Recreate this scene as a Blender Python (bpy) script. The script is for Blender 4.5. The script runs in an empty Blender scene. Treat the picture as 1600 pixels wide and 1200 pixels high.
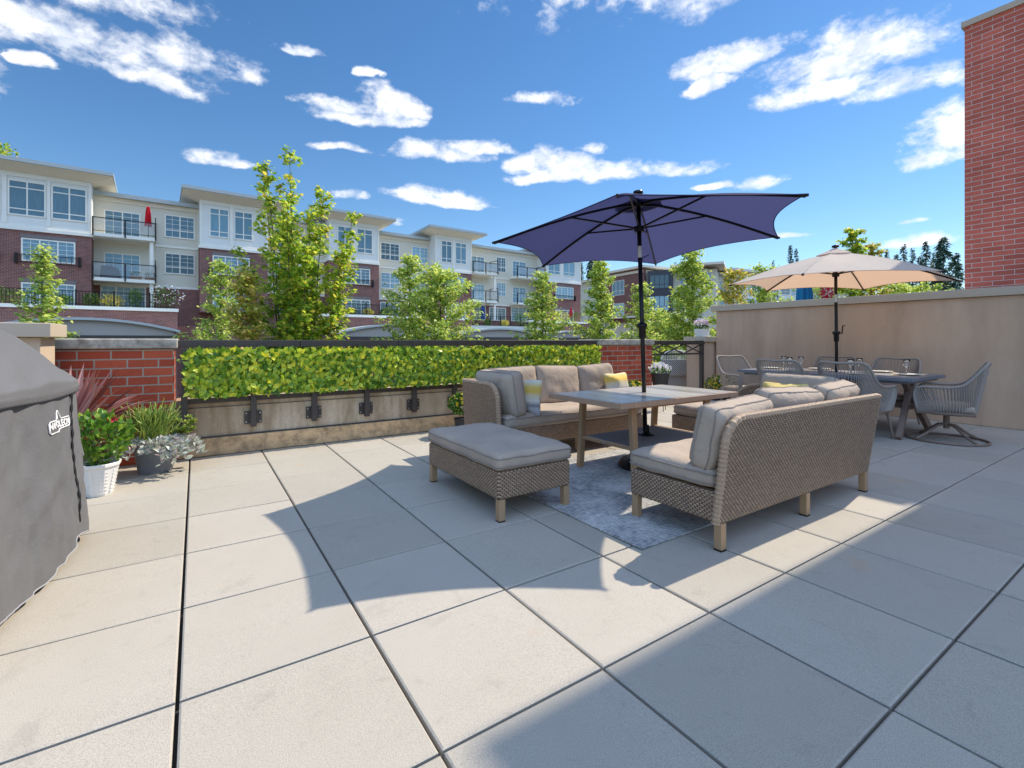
import bpy, math, random
import numpy as np
from mathutils import Vector, Matrix, Euler, noise
from math import sin, cos, pi, radians as R
random.seed(7)
scn = bpy.context.scene
col = scn.collection

# ---------------------------------------------------------------- camera, light, exposure
H = 1.11                                   # eye height above the terrace
YAW = R(33.58)
F = 743.9; HZ = 531.7                      # focal length and horizon row of the photograph, in its pixels
cam = bpy.data.cameras.new('camera'); camo = bpy.data.objects.new('camera', cam); col.objects.link(camo)
camo.location = (0, 0, H); camo.rotation_euler = (R(90), 0, -YAW)
cam.sensor_width = 36; cam.lens = F/1600*36
cam.shift_y = -(600-HZ)/1600; cam.clip_start = .05; cam.clip_end = 3000
scn.camera = camo
scn.view_settings.view_transform = 'Standard'; scn.view_settings.look = 'None'
scn.view_settings.exposure = 0.56; scn.view_settings.gamma = 1
SUN_EL = R(48.5)
sun = bpy.data.lights.new('sun', 'SUN'); sun.energy = 3.85; sun.angle = R(.55); sun.color = (1, .905, .75)
suno = bpy.data.objects.new('sun', sun); col.objects.link(suno)
suno.rotation_euler = Vector((cos(SUN_EL), 0, sin(SUN_EL))).to_track_quat('Z', 'Y').to_euler()

_c, _s = cos(YAW), sin(YAW)
def c2w(r, d): return (r*_c + d*_s, -r*_s + d*_c)
def G(px, py, z=0):                        # where a sight line meets the level z
    d = F*(H-z)/(py-HZ); return c2w((px-800)/F*d, d)

# ---------------------------------------------------------------- node helpers
class NT:
    def __init__(s, nt): s.nt = nt
    def n(s, t, **kw):
        nd = s.nt.nodes.new(t)
        for k, v in kw.items():
            if hasattr(nd, k): setattr(nd, k, v)
        return nd
    def sock(s, nd, key, val):
        i = nd.inputs[key]
        if hasattr(val, 'is_linked') or isinstance(val, bpy.types.NodeSocket): s.nt.links.new(val, i)
        else: i.default_value = val
    def math(s, op, a, b=None, c=None, clamp=False):
        nd = s.n('ShaderNodeMath', operation=op, use_clamp=clamp)
        s.sock(nd, 0, a)
        if b is not None: s.sock(nd, 1, b)
        if c is not None: s.sock(nd, 2, c)
        return nd.outputs[0]
    def noise(s, vec, scale, detail=4, rough=.55, dist=0):
        nd = s.n('ShaderNodeTexNoise'); s.sock(nd, 'Scale', scale); s.sock(nd, 'Detail', detail)
        s.sock(nd, 'Roughness', rough); s.sock(nd, 'Distortion', dist)
        if vec is not None: s.sock(nd, 'Vector', vec)
        return nd.outputs['Fac']
    def ramp(s, fac, pts):
        nd = s.n('ShaderNodeValToRGB'); e = nd.color_ramp.elements
        while len(e) < len(pts): e.new(.5)
        for q, (p, c) in zip(e, pts):
            q.position = p; q.color = (*c, 1) if len(c) == 3 else c
        s.sock(nd, 0, fac); return nd.outputs[0]
    def mix(s, fac, a, b, mode='MIX'):
        nd = s.n('ShaderNodeMix', data_type='RGBA', blend_type=mode)
        s.sock(nd, 0, fac)
        s.sock(nd, 6, a if isinstance(a, bpy.types.NodeSocket) else (*a, 1)[:4])
        s.sock(nd, 7, b if isinstance(b, bpy.types.NodeSocket) else (*b, 1)[:4])
        return nd.outputs[2]
    def xyz(s, vec):
        nd = s.n('ShaderNodeSeparateXYZ'); s.sock(nd, 0, vec); return nd.outputs
    def comb(s, x, y, z=0):
        nd = s.n('ShaderNodeCombineXYZ'); s.sock(nd, 0, x); s.sock(nd, 1, y); s.sock(nd, 2, z); return nd.outputs[0]
    def coord(s, which='Object'): return s.n('ShaderNodeTexCoord').outputs[which]
    def bump(s, h, strength=.3, dist=.01, normal=None):
        nd = s.n('ShaderNodeBump'); s.sock(nd, 'Strength', strength); s.sock(nd, 'Distance', dist); s.sock(nd, 'Height', h)
        if normal is not None: s.sock(nd, 'Normal', normal)
        return nd.outputs[0]

def mat(name):
    m = bpy.data.materials.new(name); m.use_nodes = True
    t = NT(m.node_tree); b = m.node_tree.nodes['Principled BSDF']
    return m, t, b
def simple(name, c, rough=.6, metal=0, var=.12, scale=8, bump=0, bscale=60, spec=.5, bdist=.004):
    m, t, b = mat(name); o = t.coord()
    n = t.noise(o, scale)
    t.sock(b, 'Base Color', t.mix(n, tuple(x*(1-var) for x in c), tuple(min(1, x*(1+var)) for x in c)))
    t.sock(b, 'Roughness', rough); t.sock(b, 'Metallic', metal); t.sock(b, 'Specular IOR Level', spec)
    if bump: t.sock(b, 'Normal', t.bump(t.noise(o, bscale, 5, .7), bump, bdist))
    return m
def leafmat(name, stops, rough=.5, trans=.45, rim=None):
    m, t, b = mat(name)
    g = t.n('ShaderNodeNewGeometry')
    c = t.ramp(g.outputs['Random Per Island'], stops)
    if rim:
        u = t.xyz(t.coord('UV'))[0]
        c = t.mix(t.ramp(u, [(.55, (0, 0, 0)), (.9, (1, 1, 1))]), c, rim)
    t.sock(b, 'Base Color', c); t.sock(b, 'Roughness', rough)
    tr = t.n('ShaderNodeBsdfTranslucent'); t.sock(tr, 0, t.mix(.5, c, (.75, .8, .12), 'MULTIPLY') if False else c)
    mx = t.n('ShaderNodeMixShader'); t.sock(mx, 0, trans)
    m.node_tree.links.new(b.outputs[0], mx.inputs[1]); m.node_tree.links.new(tr.outputs[0], mx.inputs[2])
    m.node_tree.links.new(mx.outputs[0], m.node_tree.nodes['Material Output'].inputs[0])
    return m
def fabric(name, c, trans=0, weave=900, var=.1, bump=.25, rough=.9, tcol=None, big=3):
    m, t, b = mat(name); o = t.coord(); x, y, z = t.xyz(o)
    n = t.noise(o, big, 3); n2 = t.noise(o, weave/3, 2)
    k = t.math('ADD', t.math('MULTIPLY', n, .5), t.math('MULTIPLY', n2, .5))
    cc = t.ramp(k, [(.3, tuple(v*(1-var*2) for v in c)), (.7, tuple(min(1, v*(1+var)) for v in c))])
    t.sock(b, 'Base Color', cc); t.sock(b, 'Roughness', rough); t.sock(b, 'Specular IOR Level', .2)
    wr = t.noise(o, 14, 4, .6, .8)
    t.sock(b, 'Normal', t.bump(t.math('ADD', t.math('MULTIPLY', n2, .12), wr), bump, .012))
    if trans:
        tr = t.n('ShaderNodeBsdfTranslucent'); t.sock(tr, 0, (*(tcol or c), 1))
        mx = t.n('ShaderNodeMixShader'); t.sock(mx, 0, trans)
        m.node_tree.links.new(b.outputs[0], mx.inputs[1]); m.node_tree.links.new(tr.outputs[0], mx.inputs[2])
        m.node_tree.links.new(mx.outputs[0], m.node_tree.nodes['Material Output'].inputs[0])
    return m
def brickmat(name, c1, c2, mortar, bw=.22, bh=.075, msz=.006, rough=.85, bump=.6):
    m, t, b = mat(name); o = t.coord(); x, y, z = t.xyz(o)
    v = t.comb(t.math('ADD', x, y), z)
    br = t.n('ShaderNodeTexBrick'); br.offset = .5
    t.sock(br, 'Vector', v); t.sock(br, 'Scale', 1.0); t.sock(br, 'Brick Width', bw); t.sock(br, 'Row Height', bh)
    t.sock(br, 'Mortar Size', msz); t.sock(br, 'Mortar Smooth', .15); t.sock(br, 'Bias', 0)
    t.sock(br, 'Color1', (*c1, 1)); t.sock(br, 'Color2', (*c2, 1)); t.sock(br, 'Mortar', (*mortar, 1))
    n = t.noise(o, 2.2, 5, .6); n2 = t.noise(o, 40, 4, .7)
    cc = t.mix(.55, br.outputs['Color'], t.ramp(n, [(.3, (.62, .6, .6)), (.7, (1, 1, 1))]), 'MULTIPLY')
    cc = t.mix(.35, cc, t.ramp(n2, [(.3, (.55, .55, .55)), (.7, (1, 1, 1))]), 'MULTIPLY')
    t.sock(b, 'Base Color', cc); t.sock(b, 'Roughness', rough); t.sock(b, 'Specular IOR Level', .25)
    h = t.math('SUBTRACT', t.math('MULTIPLY', n2, .25), br.outputs['Fac'])
    t.sock(b, 'Normal', t.bump(h, bump, .006))
    return m

# ---------------------------------------------------------------- world: physical sky with fair-weather clouds and added fill clouds
w = bpy.data.worlds.new('World'); scn.world = w; w.use_nodes = True
T = NT(w.node_tree); bg = w.node_tree.nodes['Background']
sky = T.n('ShaderNodeTexSky', sky_type='NISHITA'); sky.sun_disc = False
sky.sun_elevation = SUN_EL; sky.sun_rotation = R(90); sky.air_density = 1.0; sky.dust_density = .05; sky.ozone_density = 2.6
gx, gy, gz = T.xyz(T.coord('Generated'))
az = T.math('ARCTAN2', gx, gy)              # 0 = +Y, positive towards +X
el = T.math('ARCSINE', gz)
CLOUDS = []                                 # (photo px, py, half width, half height) turned into directions
for px, py, rx, ry in [(90, 60, 240, 44), (270, 90, 110, 34), (235, 122, 75, 20), (385, 118, 36, 18), (472, 81, 36, 9), (615, 170, 55, 25), (545, 168, 62, 12), (575, 186, 80, 12),
                       (335, 250, 44, 15), (380, 262, 34, 10), (520, 228, 50, 10), (690, 242, 78, 17), (740, 230, 64, 13), (860, 258, 60, 24), (925, 234, 28, 12), (960, 272, 120, 20), (850, 284, 60, 10),
                       (680, 311, 80, 14), (720, 318, 50, 8), (835, 158, 50, 11), (1190, 292, 40, 14), (1120, 296, 34, 8), (1150, 90, 80, 26), (1110, 130, 34, 18), (1340, 90, 150, 46), (1270, 148, 100, 24), (1420, 135, 100, 30),
                       (1490, 215, 62, 46), (1480, 250, 60, 20), (1440, 346, 36, 7), (1440, 382, 58, 14), (540, 310, 28, 10), (1220, 372, 50, 8), (575, 118, 16, 7), (560, 345, 60, 7), (60, 100, 30, 9), (-150, 80, 160, 60), (1750, 150, 200, 50), (60, -60, 300, 60), (1150, -80, 380, 90), (760, -130, 200, 30)]:
    r = (px-800)/F; X, Y = c2w(r, 1); hyp = math.hypot(r, 1)
    CLOUDS.append((math.atan2(X, Y), math.atan2((HZ-py)/F, hyp), rx/F/hyp**2, ry/F/hyp*.92))
REAR_FILL = len(CLOUDS)
CLOUDS += [(2.6, .5, .7, .35), (3.3, .8, .7, .4), (-2.6, .45, .8, .38), (-1.9, .9, .7, .35), (2.1, 1.0, .6, .3), (-3.0, .95, 1.5, .3), (0, 1.35, 4, .28)]  # unseen clouds added behind and overhead to lift the shadow fill
vec = T.comb(T.math('MULTIPLY', az, 1.0), T.math('MULTIPLY', el, 1.6), .37)
wob = T.noise(vec, 7, 3, .5)
wob2 = T.noise(T.comb(T.math('ADD', az, 3.1), T.math('MULTIPLY', el, 1.6), 2.2), 15, 5, .6)
azd = T.math('ADD', az, T.math('MULTIPLY', T.math('SUBTRACT', wob2, .5), .12))
eld = T.math('ADD', el, T.math('MULTIPLY', T.math('SUBTRACT', wob, .5), .05))
acc = None
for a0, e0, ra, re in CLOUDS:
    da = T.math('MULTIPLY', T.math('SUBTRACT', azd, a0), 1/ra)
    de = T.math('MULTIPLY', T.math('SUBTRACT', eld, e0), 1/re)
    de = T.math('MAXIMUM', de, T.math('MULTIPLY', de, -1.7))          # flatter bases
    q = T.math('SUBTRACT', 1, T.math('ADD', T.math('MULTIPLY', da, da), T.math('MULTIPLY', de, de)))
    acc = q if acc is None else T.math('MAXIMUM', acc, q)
puff = T.noise(vec, 10, 12, .62, .2); puff2 = T.noise(vec, 42, 7, .62, .3)
dens = T.math('ADD', T.math('MULTIPLY_ADD', acc, 1.3, .0), T.math('MULTIPLY', T.math('SUBTRACT', puff, .5), 7.0))
dens = T.math('ADD', dens, T.math('MULTIPLY', T.math('SUBTRACT', puff2, .5), 2.2))
near = T.ramp(acc, [(0, (0, 0, 0)), (.3, (1, 1, 1))])
mr = T.n('ShaderNodeMapRange', interpolation_type='SMOOTHSTEP'); T.sock(mr, 'Value', dens); T.sock(mr, 'From Min', -.7); T.sock(mr, 'From Max', 1.7)
acl = T.n('ShaderNodeMapRange', interpolation_type='SMOOTHSTEP'); T.sock(acl, 'Value', acc); T.sock(acl, 'From Min', -2.6); T.sock(acl, 'From Max', -.3)
mask = T.math('MULTIPLY', mr.outputs[0], acl.outputs[0])
mask = T.math('MULTIPLY', mask, .96)
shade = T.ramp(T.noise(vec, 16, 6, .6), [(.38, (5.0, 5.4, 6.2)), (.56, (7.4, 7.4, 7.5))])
hs = T.n('ShaderNodeHueSaturation'); T.sock(hs, 'Saturation', 1.22); T.sock(hs, 'Value', .86); T.sock(hs, 'Color', sky.outputs[0])
shade = T.mix(T.math('GREATER_THAN', gy, T.math('MULTIPLY', gx, -.66)), (6.9, 9.9, 15.4), shade)   # added clouds behind the camera get a bright blue tint to fill shadows
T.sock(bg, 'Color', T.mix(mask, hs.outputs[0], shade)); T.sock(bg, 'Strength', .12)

# ---------------------------------------------------------------- object helpers
def tag(o, label=None, cat=None, group=None, kind=None):
    if label: o['label'] = label
    if cat: o['category'] = cat
    if group: o['group'] = group
    if kind: o['kind'] = kind
    return o
def empty(name, loc=(0, 0, 0), rz=0, label=None, cat=None, group=None):
    o = bpy.data.objects.new(name, None); col.objects.link(o); o.empty_display_size = .1
    o.location = loc; o.rotation_euler = (0, 0, rz); return tag(o, label, cat, group)
KIDS = {}
def reg(o, p):
    if p is not None:
        o.parent = p; KIDS.setdefault(p.name, []).append(o)
def copy_tree(o, parent=None):
    c = o.copy(); col.objects.link(c)
    if parent is not None: reg(c, parent)
    for ch in KIDS.get(o.name, []): copy_tree(ch, c)
    return c

class MB:
    def __init__(s): s.v = []; s.f = []; s.uv = {}
    def add(s, vs, fs, uvs=None):
        n = len(s.v); s.v += [tuple(p) for p in vs]
        for i, f in enumerate(fs):
            if uvs is not None: s.uv[len(s.f)] = [uvs[j] for j in f]
            s.f.append(tuple(n+j for j in f))
        return s
    def box(s, a, b, M=None):
        x0, y0, z0 = a; x1, y1, z1 = b
        if x1 < x0: x0, x1 = x1, x0
        if y1 < y0: y0, y1 = y1, y0
        if z1 < z0: z0, z1 = z1, z0
        vs = [(x0, y0, z0), (x1, y0, z0), (x1, y1, z0), (x0, y1, z0), (x0, y0, z1), (x1, y0, z1), (x1, y1, z1), (x0, y1, z1)]
        if M is not None: vs = [M @ Vector(p) for p in vs]
        return s.add(vs, [(0, 3, 2, 1), (4, 5, 6, 7), (0, 1, 5, 4), (1, 2, 6, 5), (2, 3, 7, 6), (3, 0, 4, 7)])
    def bar(s, p, q, wx, wy=None, up=(0, 0, 1)):   # rectangular bar from p to q
        p, q = Vector(p), Vector(q); d = (q-p); L = d.length; d.normalize(); u = Vector(up)
        if abs(d.dot(u)) > .99: u = Vector((1, 0, 0))
        x = d.cross(u).normalized(); y = x.cross(d).normalized(); wy = wy or wx
        M = Matrix((x, d, y)).transposed().to_4x4(); M.translation = p
        return s.box((-wx/2, 0, -wy/2), (wx/2, L, wy/2), M)
    def tube(s, pts, r, n=8, closed=False, cap=True):
        pts = [Vector(p) for p in pts]; m = len(pts); rs = r if isinstance(r, (list, tuple)) else [r]*m
        base = len(s.v); prev = None; ring = []
        for i, p in enumerate(pts):
            if closed: d = pts[(i+1) % m]-pts[i-1]
            else: d = pts[min(i+1, m-1)]-pts[max(i-1, 0)]
            if d.length < 1e-9: d = Vector((0, 0, 1))
            d.normalize()
            if prev is None:
                u = Vector((0, 0, 1)) if abs(d.z) < .9 else Vector((1, 0, 0))
                x = d.cross(u).normalized()
            else:
                x = prev-d*prev.dot(d)
                x = x.normalized() if x.length > 1e-6 else d.orthogonal().normalized()
            prev = x; y = d.cross(x)
            ring += [p+(x*cos(2*pi*k/n)+y*sin(2*pi*k/n))*rs[i] for k in range(n)]
        fs = []
        for i in range(m if closed else m-1):
            a = i*n; b = ((i+1) % m)*n
            for k in range(n): fs.append((a+k, a+(k+1) % n, b+(k+1) % n, b+k))
        if not closed and cap: fs += [tuple(range(n-1, -1, -1)), tuple((m-1)*n+k for k in range(n))]
        return s.add(ring, fs)
    def lathe(s, prof, n=20, c=(0, 0, 0), sq=0):
        vs = []; fs = []
        for (r, z) in prof:
            for k in range(n):
                a = 2*pi*k/n; rr = r
                if sq: rr = r*min(1/max(abs(cos(a)), abs(sin(a))), 1.3)
                vs.append((c[0]+rr*cos(a), c[1]+rr*sin(a), c[2]+z))
        for i in range(len(prof)-1):
            for k in range(n): fs.append((i*n+k, i*n+(k+1) % n, (i+1)*n+(k+1) % n, (i+1)*n+k))
        return s.add(vs, fs)
    def prism(s, poly, y0, y1, M=None):    # polygon in local x-z, extruded along y
        n = len(poly); vs = [(x, y0, z) for x, z in poly]+[(x, y1, z) for x, z in poly]
        if M is not None: vs = [M @ Vector(p) for p in vs]
        return s.add(vs, [tuple(range(n)), tuple(range(2*n-1, n-1, -1))]+[(k, n+k, n+(k+1) % n, (k+1) % n) for k in range(n)])
    def build(s, name, m, parent=None, loc=(0, 0, 0), rot=(0, 0, 0), smooth=False, bevel=0, seg=2, autosm=False):
        me = bpy.data.meshes.new(name); me.from_pydata(s.v, [], s.f)
        if s.uv:
            ul = me.uv_layers.new(name='UVMap'); buf = np.zeros((len(me.loops), 2), 'f')
            for p in me.polygons:
                q = s.uv.get(p.index)
                if q:
                    for k, li in enumerate(p.loop_indices): buf[li] = q[k]
            ul.data.foreach_set('uv', buf.ravel())
        me.materials.append(m)
        if smooth: me.polygons.foreach_set('use_smooth', [True]*len(me.polygons))
        o = bpy.data.objects.new(name, me); col.objects.link(o)
        o.location = loc; o.rotation_euler = rot; reg(o, parent)
        if bevel:
            b = o.modifiers.new('bevel', 'BEVEL'); b.width = bevel; b.segments = seg; b.limit_method = 'ANGLE'; b.angle_limit = R(40)
            me.polygons.foreach_set('use_smooth', [True]*len(me.polygons))
            wn = o.modifiers.new('wn', 'WEIGHTED_NORMAL'); wn.keep_sharp = True
        return o

def rv(): 
    while True:
        v = Vector((random.uniform(-1, 1), random.uniform(-1, 1), random.uniform(-1, 1)))
        if .05 < v.length < 1: return v.normalized()
# leaf outlines in (across, along), unit length
LEAF = [(0, 0), (.28, .3), (.3, .55), (0, 1), (-.3, .55), (-.28, .3)]
MAPLE = [(0, 0), (.25, .1), (.5, .35), (.28, .42), (.34, .72), (.1, .6), (0, 1), (-.1, .6), (-.34, .72), (-.28, .42), (-.5, .35), (-.25, .1)]
def leaf(mb, p, d, nrm, L, wd=1, shape=LEAF, fold=.18, uv=False):
    d = Vector(d).normalized(); x = d.cross(nrm)
    x = x.normalized() if x.length > 1e-4 else d.orthogonal().normalized()
    z = x.cross(d); p = Vector(p)
    vs = [p+x*(a*L*wd)+d*(b*L)+z*(abs(a)*fold*L-.12*L*b*b) for a, b in shape]
    if uv:                                 # centre vertex so that the rim can be coloured
        c = p+d*(L*.48)-z*.03*L; n = len(vs)
        mb.add(vs+[c], [(i, (i+1) % n, n) for i in range(n)], [(1, 0)]*n+[(0, 0)])
    else: mb.add(vs, [tuple(range(len(vs)))])

# ---------------------------------------------------------------- materials
def floor_mat():
    m, t, b = mat('concrete_slab'); o = t.coord(); g = t.n('ShaderNodeNewGeometry')
    rnd = g.outputs['Random Per Island']
    a = t.noise(o, 1.3, 5, .6, .4); f = t.noise(o, 340, 2, .7); mid = t.noise(o, 9, 7, .7, .6)
    base = t.ramp(rnd, [(0, (.445, .40, .335)), (.5, (.475, .43, .36)), (1, (.505, .455, .385))])
    c = t.mix(.85, base, t.ramp(f, [(.28, (.48, .48, .49)), (.5, (.86, .86, .86)), (.72, (1.16, 1.16, 1.14))]), 'MULTIPLY')
    c = t.mix(.3, c, t.ramp(mid, [(.30, (.62, .61, .60)), (.42, (.97, .97, .97)), (.7, (1.04, 1.04, 1.04))]), 'MULTIPLY')
    c = t.mix(.3, c, t.ramp(a, [(.3, (.82, .80, .76)), (.6, (1, 1, 1))]), 'MULTIPLY')
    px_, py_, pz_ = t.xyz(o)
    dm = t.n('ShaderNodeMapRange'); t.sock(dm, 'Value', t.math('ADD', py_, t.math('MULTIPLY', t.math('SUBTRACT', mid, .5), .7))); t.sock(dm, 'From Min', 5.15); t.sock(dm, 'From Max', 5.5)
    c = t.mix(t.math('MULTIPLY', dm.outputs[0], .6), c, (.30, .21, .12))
    bl = t.ramp(t.noise(o, 1.7, 7, .72, 1.2), [(.60, (0, 0, 0)), (.70, (1, 1, 1))]); c = t.mix(t.math('MULTIPLY', bl, .22), c, (.20, .19, .175))
    st = t.ramp(t.noise(o, 3.1, 2, .4, .2), [(.70, (0, 0, 0)), (.76, (1, 1, 1))])
    c = t.mix(t.math('MULTIPLY', st, .3), c, (.5, .33, .16))
    t.sock(b, 'Base Color', c); t.sock(b, 'Roughness', .82); t.sock(b, 'Specular IOR Level', .3)
    t.sock(b, 'Normal', t.bump(f, .15, .002))
    return m
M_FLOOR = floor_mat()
M_GAP = simple('joint_dirt', (.035, .03, .025), .95, var=.4, scale=30)
M_BRICK = brickmat('red_brick', (.60, .125, .06), (.42, .075, .04), (.45, .385, .31), bw=.222, bh=.0785, msz=.0065)
M_BRICKT = brickmat('tower_brick', (.76, .19, .13), (.58, .145, .10), (.72, .60, .54), bw=.205, bh=.0655, msz=.0045)
M_BRICKF = brickmat('far_brick', (.31, .11, .085), (.22, .082, .065), (.42, .34, .31), bw=.24, bh=.095, msz=.009, bump=.3)
def stained(name, c, dark, sc=1.5, amt=.5, fine=150, bump=.3, streak=True):
    m, t, b = mat(name); o = t.coord(); x, y, z = t.xyz(o)
    v = t.comb(t.math('MULTIPLY', t.math('ADD', x, y), 3.0), t.math('MULTIPLY', z, .5 if streak else 3.0))
    n = t.noise(v, sc, 6, .65, .3); f = t.noise(o, fine, 3, .7); bg_ = t.noise(o, .9, 4, .6)
    cc = t.mix(t.math('MULTIPLY', t.ramp(n, [(.42, (0, 0, 0)), (.68, (1, 1, 1))]), amt), c, dark)
    cc = t.mix(t.math('MULTIPLY', t.ramp(bg_, [(.4, (0, 0, 0)), (.7, (1, 1, 1))]), amt*.6), cc, dark)
    cc = t.mix(.5, cc, t.ramp(f, [(.3, (.7, .7, .7)), (.6, (1, 1, 1))]), 'MULTIPLY')
    t.sock(b, 'Base Color', cc); t.sock(b, 'Roughness', .9); t.sock(b, 'Specular IOR Level', .25)
    t.sock(b, 'Normal', t.bump(f, bump, .004)); return m
M_STUCCO = stained('taupe_stucco', (.67, .475, .335), (.43, .29, .20), .8, .6, 170, .5)
M_STUCCO2 = stained('tan_stucco', (.60, .47, .34), (.5, .37, .26), 1.5, .4, 140, .4)
M_FOOT = stained('ochre_footing', (.78, .52, .28), (.13, .09, .06), 3.2, .65, 60, .4, False)
M_CONC = stained('old_concrete', (.64, .52, .37), (.26, .155, .075), 2.2, .75, 45, .6)
M_CAP = stained('weathered_cap', (.55, .51, .43), (.17, .15, .115), 3.5, .8, 50, .7, False)
M_CAPB = simple('metal_coping', (.50, .41, .31), .55, .0, .06, 3, .05)
M_BRONZE = simple('dark_bronze_metal', (.075, .062, .055), .45, .3, .15, 6, .08, 80)
M_BLACK = simple('black_metal', (.012, .012, .013), .35, .4, .2, 8)
M_BOLT = simple('zinc', (.5, .5, .5), .35, .9, .1)
M_LEG = simple('champagne_metal', (.46, .30, .17), .45, .3, .1, 14, .1, 120)
M_WOOD = simple('grey_wood_tone', (.22, .15, .115), .55, .0, .2, 12, .25, 70)
M_RIM = simple('table_rim', (.40, .255, .165), .5, .0, .15, 20, .2, 90)
def wicker():
    m, t, b = mat('resin_wicker'); x, y, z = t.xyz(t.coord())
    u = t.math('MULTIPLY', t.math('ADD', x, y), 1/.029); v = t.math('MULTIPLY', z, 1/.0118)
    row = t.math('FLOOR', v)
    bb = t.math('ABSOLUTE', t.math('SINE', t.math('MULTIPLY', v, pi)))
    aa = t.math('SINE', t.math('ADD', t.math('MULTIPLY', u, 2*pi), t.math('MULTIPLY', row, pi)))
    h = t.math('MULTIPLY', t.math('POWER', bb, .55), t.math('ADD', .56, t.math('MULTIPLY', aa, .44)))
    rn = t.n('ShaderNodeTexWhiteNoise', noise_dimensions='2D'); t.sock(rn, 0, t.comb(t.math('FLOOR', u), row))
    g = t.mix(t.math('MULTIPLY', rn.outputs[0], .8), (.50, .335, .21), (.30, .20, .13))
    c = t.mix(t.ramp(h, [(.12, (0, 0, 0)), (.5, (1, 1, 1))]), (.085, .055, .04), g)
    t.sock(b, 'Base Color', c); t.sock(b, 'Roughness', .55)
    t.sock(b, 'Normal', t.bump(h, .9, .006)); return m
M_WICK = wicker()
M_BRAID = simple('wicker_edge_braid', (.46, .315, .205), .55, 0, .35, 110, .8, 140, bdist=.01)
M_CUSH = fabric('taupe_cushion', (.45, .365, .29), var=.12, bump=.7)
M_PIPE = fabric('cushion_piping', (.30, .25, .22), bump=.1)
M_NAVY = fabric('navy_canopy', (.035, .038, .10), .3, tcol=(.105, .115, .28), bump=.1, var=.08)
M_BEIGE = fabric('beige_canopy', (.74, .67, .60), .4, tcol=(.80, .52, .34), bump=.08, var=.05)
def tabletop():
    m, t, b = mat('tile_tabletop'); x, y, z = t.xyz(t.coord())
    v = t.comb(t.math('MULTIPLY', x, 1/.16), t.math('MULTIPLY', y, 1/.9))
    wn = t.n('ShaderNodeTexWhiteNoise', noise_dimensions='2D'); t.sock(wn, 0, t.comb(t.math('FLOOR', t.math('MULTIPLY', x, 1/.16)), 0))
    c = t.ramp(wn.outputs[0], [(0, (.34, .29, .25)), (.5, (.48, .43, .39)), (1, (.60, .55, .50))])
    c = t.mix(.5, c, t.ramp(t.noise(t.comb(t.math('MULTIPLY', x, 8), t.math('MULTIPLY', y, 1.5)), 4, 5), [(.3, (.6, .6, .6)), (.7, (1.1, 1.1, 1.1))]), 'MULTIPLY')
    t.sock(b, 'Base Color', c); t.sock(b, 'Roughness', .22); return m
M_TILE = tabletop()
M_DTOP = simple('blue_grey_tabletop', (.17, .18, .21), .4, 0, .12, 10, .05)
M_ROPE = simple('grey_rope', (.33, .285, .25), .8, 0, .2, 60, .4, 200)
M_WHITE = simple('white_paint', (.78, .77, .74), .45, 0, .04, 3)
M_PLAST = simple('white_plastic', (.80, .79, .76), .35, 0, .04, 5)
M_POTG = simple('blue_grey_pot', (.17, .19, .22), .5, 0, .15, 9)
M_POTD = simple('charcoal_pot', (.03, .03, .034), .5, 0, .15, 9)
M_SOIL = simple('soil', (.03, .02, .014), .95, 0, .4, 40, .8, 60)
M_BARK = simple('bark', (.11, .085, .065), .9, 0, .35, 14, .8, 40)
def glassmat(name, c, rough=.08):
    m, t, b = mat(name); o = t.coord(); x, y, z = t.xyz(o)
    n = t.noise(t.comb(t.math('MULTIPLY', t.math('ADD', x, y), 14), t.math('MULTIPLY', z, .4)), 2.0, 3)
    fl = t.n('ShaderNodeTexWhiteNoise', noise_dimensions='3D'); oi = t.n('ShaderNodeObjectInfo'); 
    cc = t.ramp(oi.outputs['Random'], [(0, tuple(v*.45 for v in c)), (.45, c), (1, tuple(min(1, v*1.9) for v in c))])
    cc = t.mix(.6, cc, t.ramp(n, [(.35, (.6, .6, .6)), (.65, (1, 1, 1))]), 'MULTIPLY')
    t.sock(b, 'Base Color', cc); t.sock(b, 'Roughness', rough); t.sock(b, 'Specular IOR Level', .8); return m
M_PANE = glassmat('window_glass', (.16, .28, .34))
def siding(name, c, pitch=.14, vert=False):
    m, t, b = mat(name); o = t.coord(); x, y, z = t.xyz(o)
    q = t.math('FRACT', t.math('MULTIPLY', t.math('ADD', x, y) if vert else z, 1/pitch))
    cc = t.mix(t.ramp(q, [(0, (1, 1, 1)), (.12, (0, 0, 0))]), c, tuple(v*.62 for v in c))
    cc = t.mix(.3, cc, t.ramp(t.noise(o, .6, 4), [(.3, (.8, .8, .8)), (.7, (1, 1, 1))]), 'MULTIPLY')
    t.sock(b, 'Base Color', cc); t.sock(b, 'Roughness', .7); t.sock(b, 'Normal', t.bump(q, .5, .02)); return m
M_SIDE = siding('lap_siding', (.74, .69, .56))
M_PANEL = simple('bay_panel', (.77, .765, .71), .6, 0, .06, 1)
M_TRIM = simple('white_trim', (.84, .81, .72), .5, 0, .05, 1)
M_SOFFIT = simple('soffit', (.80, .71, .56), .7, 0, .06, 1)
M_ROOFE = simple('roof_flashing', (.42, .46, .46), .5, .1, .08, 1)
M_DARKP = simple('charcoal_panel', (.05, .055, .07), .45, .2, .15, 3)
M_CREAM = simple('cream_stucco', (.80, .72, .56), .8, 0, .06, 1)
def frost():
    m, t, b = mat('frosted_glass'); t.sock(b, 'Base Color', (.42, .50, .54, 1)); t.sock(b, 'Roughness', .2); t.sock(b, 'Alpha', .45); return m
M_FROST = frost()
def clearg():
    m, t, b = mat('clear_glass'); t.sock(b, 'Base Color', (.95, .97, .98, 1)); t.sock(b, 'Roughness', .02)
    t.sock(b, 'Transmission Weight', 1.0); t.sock(b, 'IOR', 1.45); return m
M_GLASS = clearg()

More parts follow.
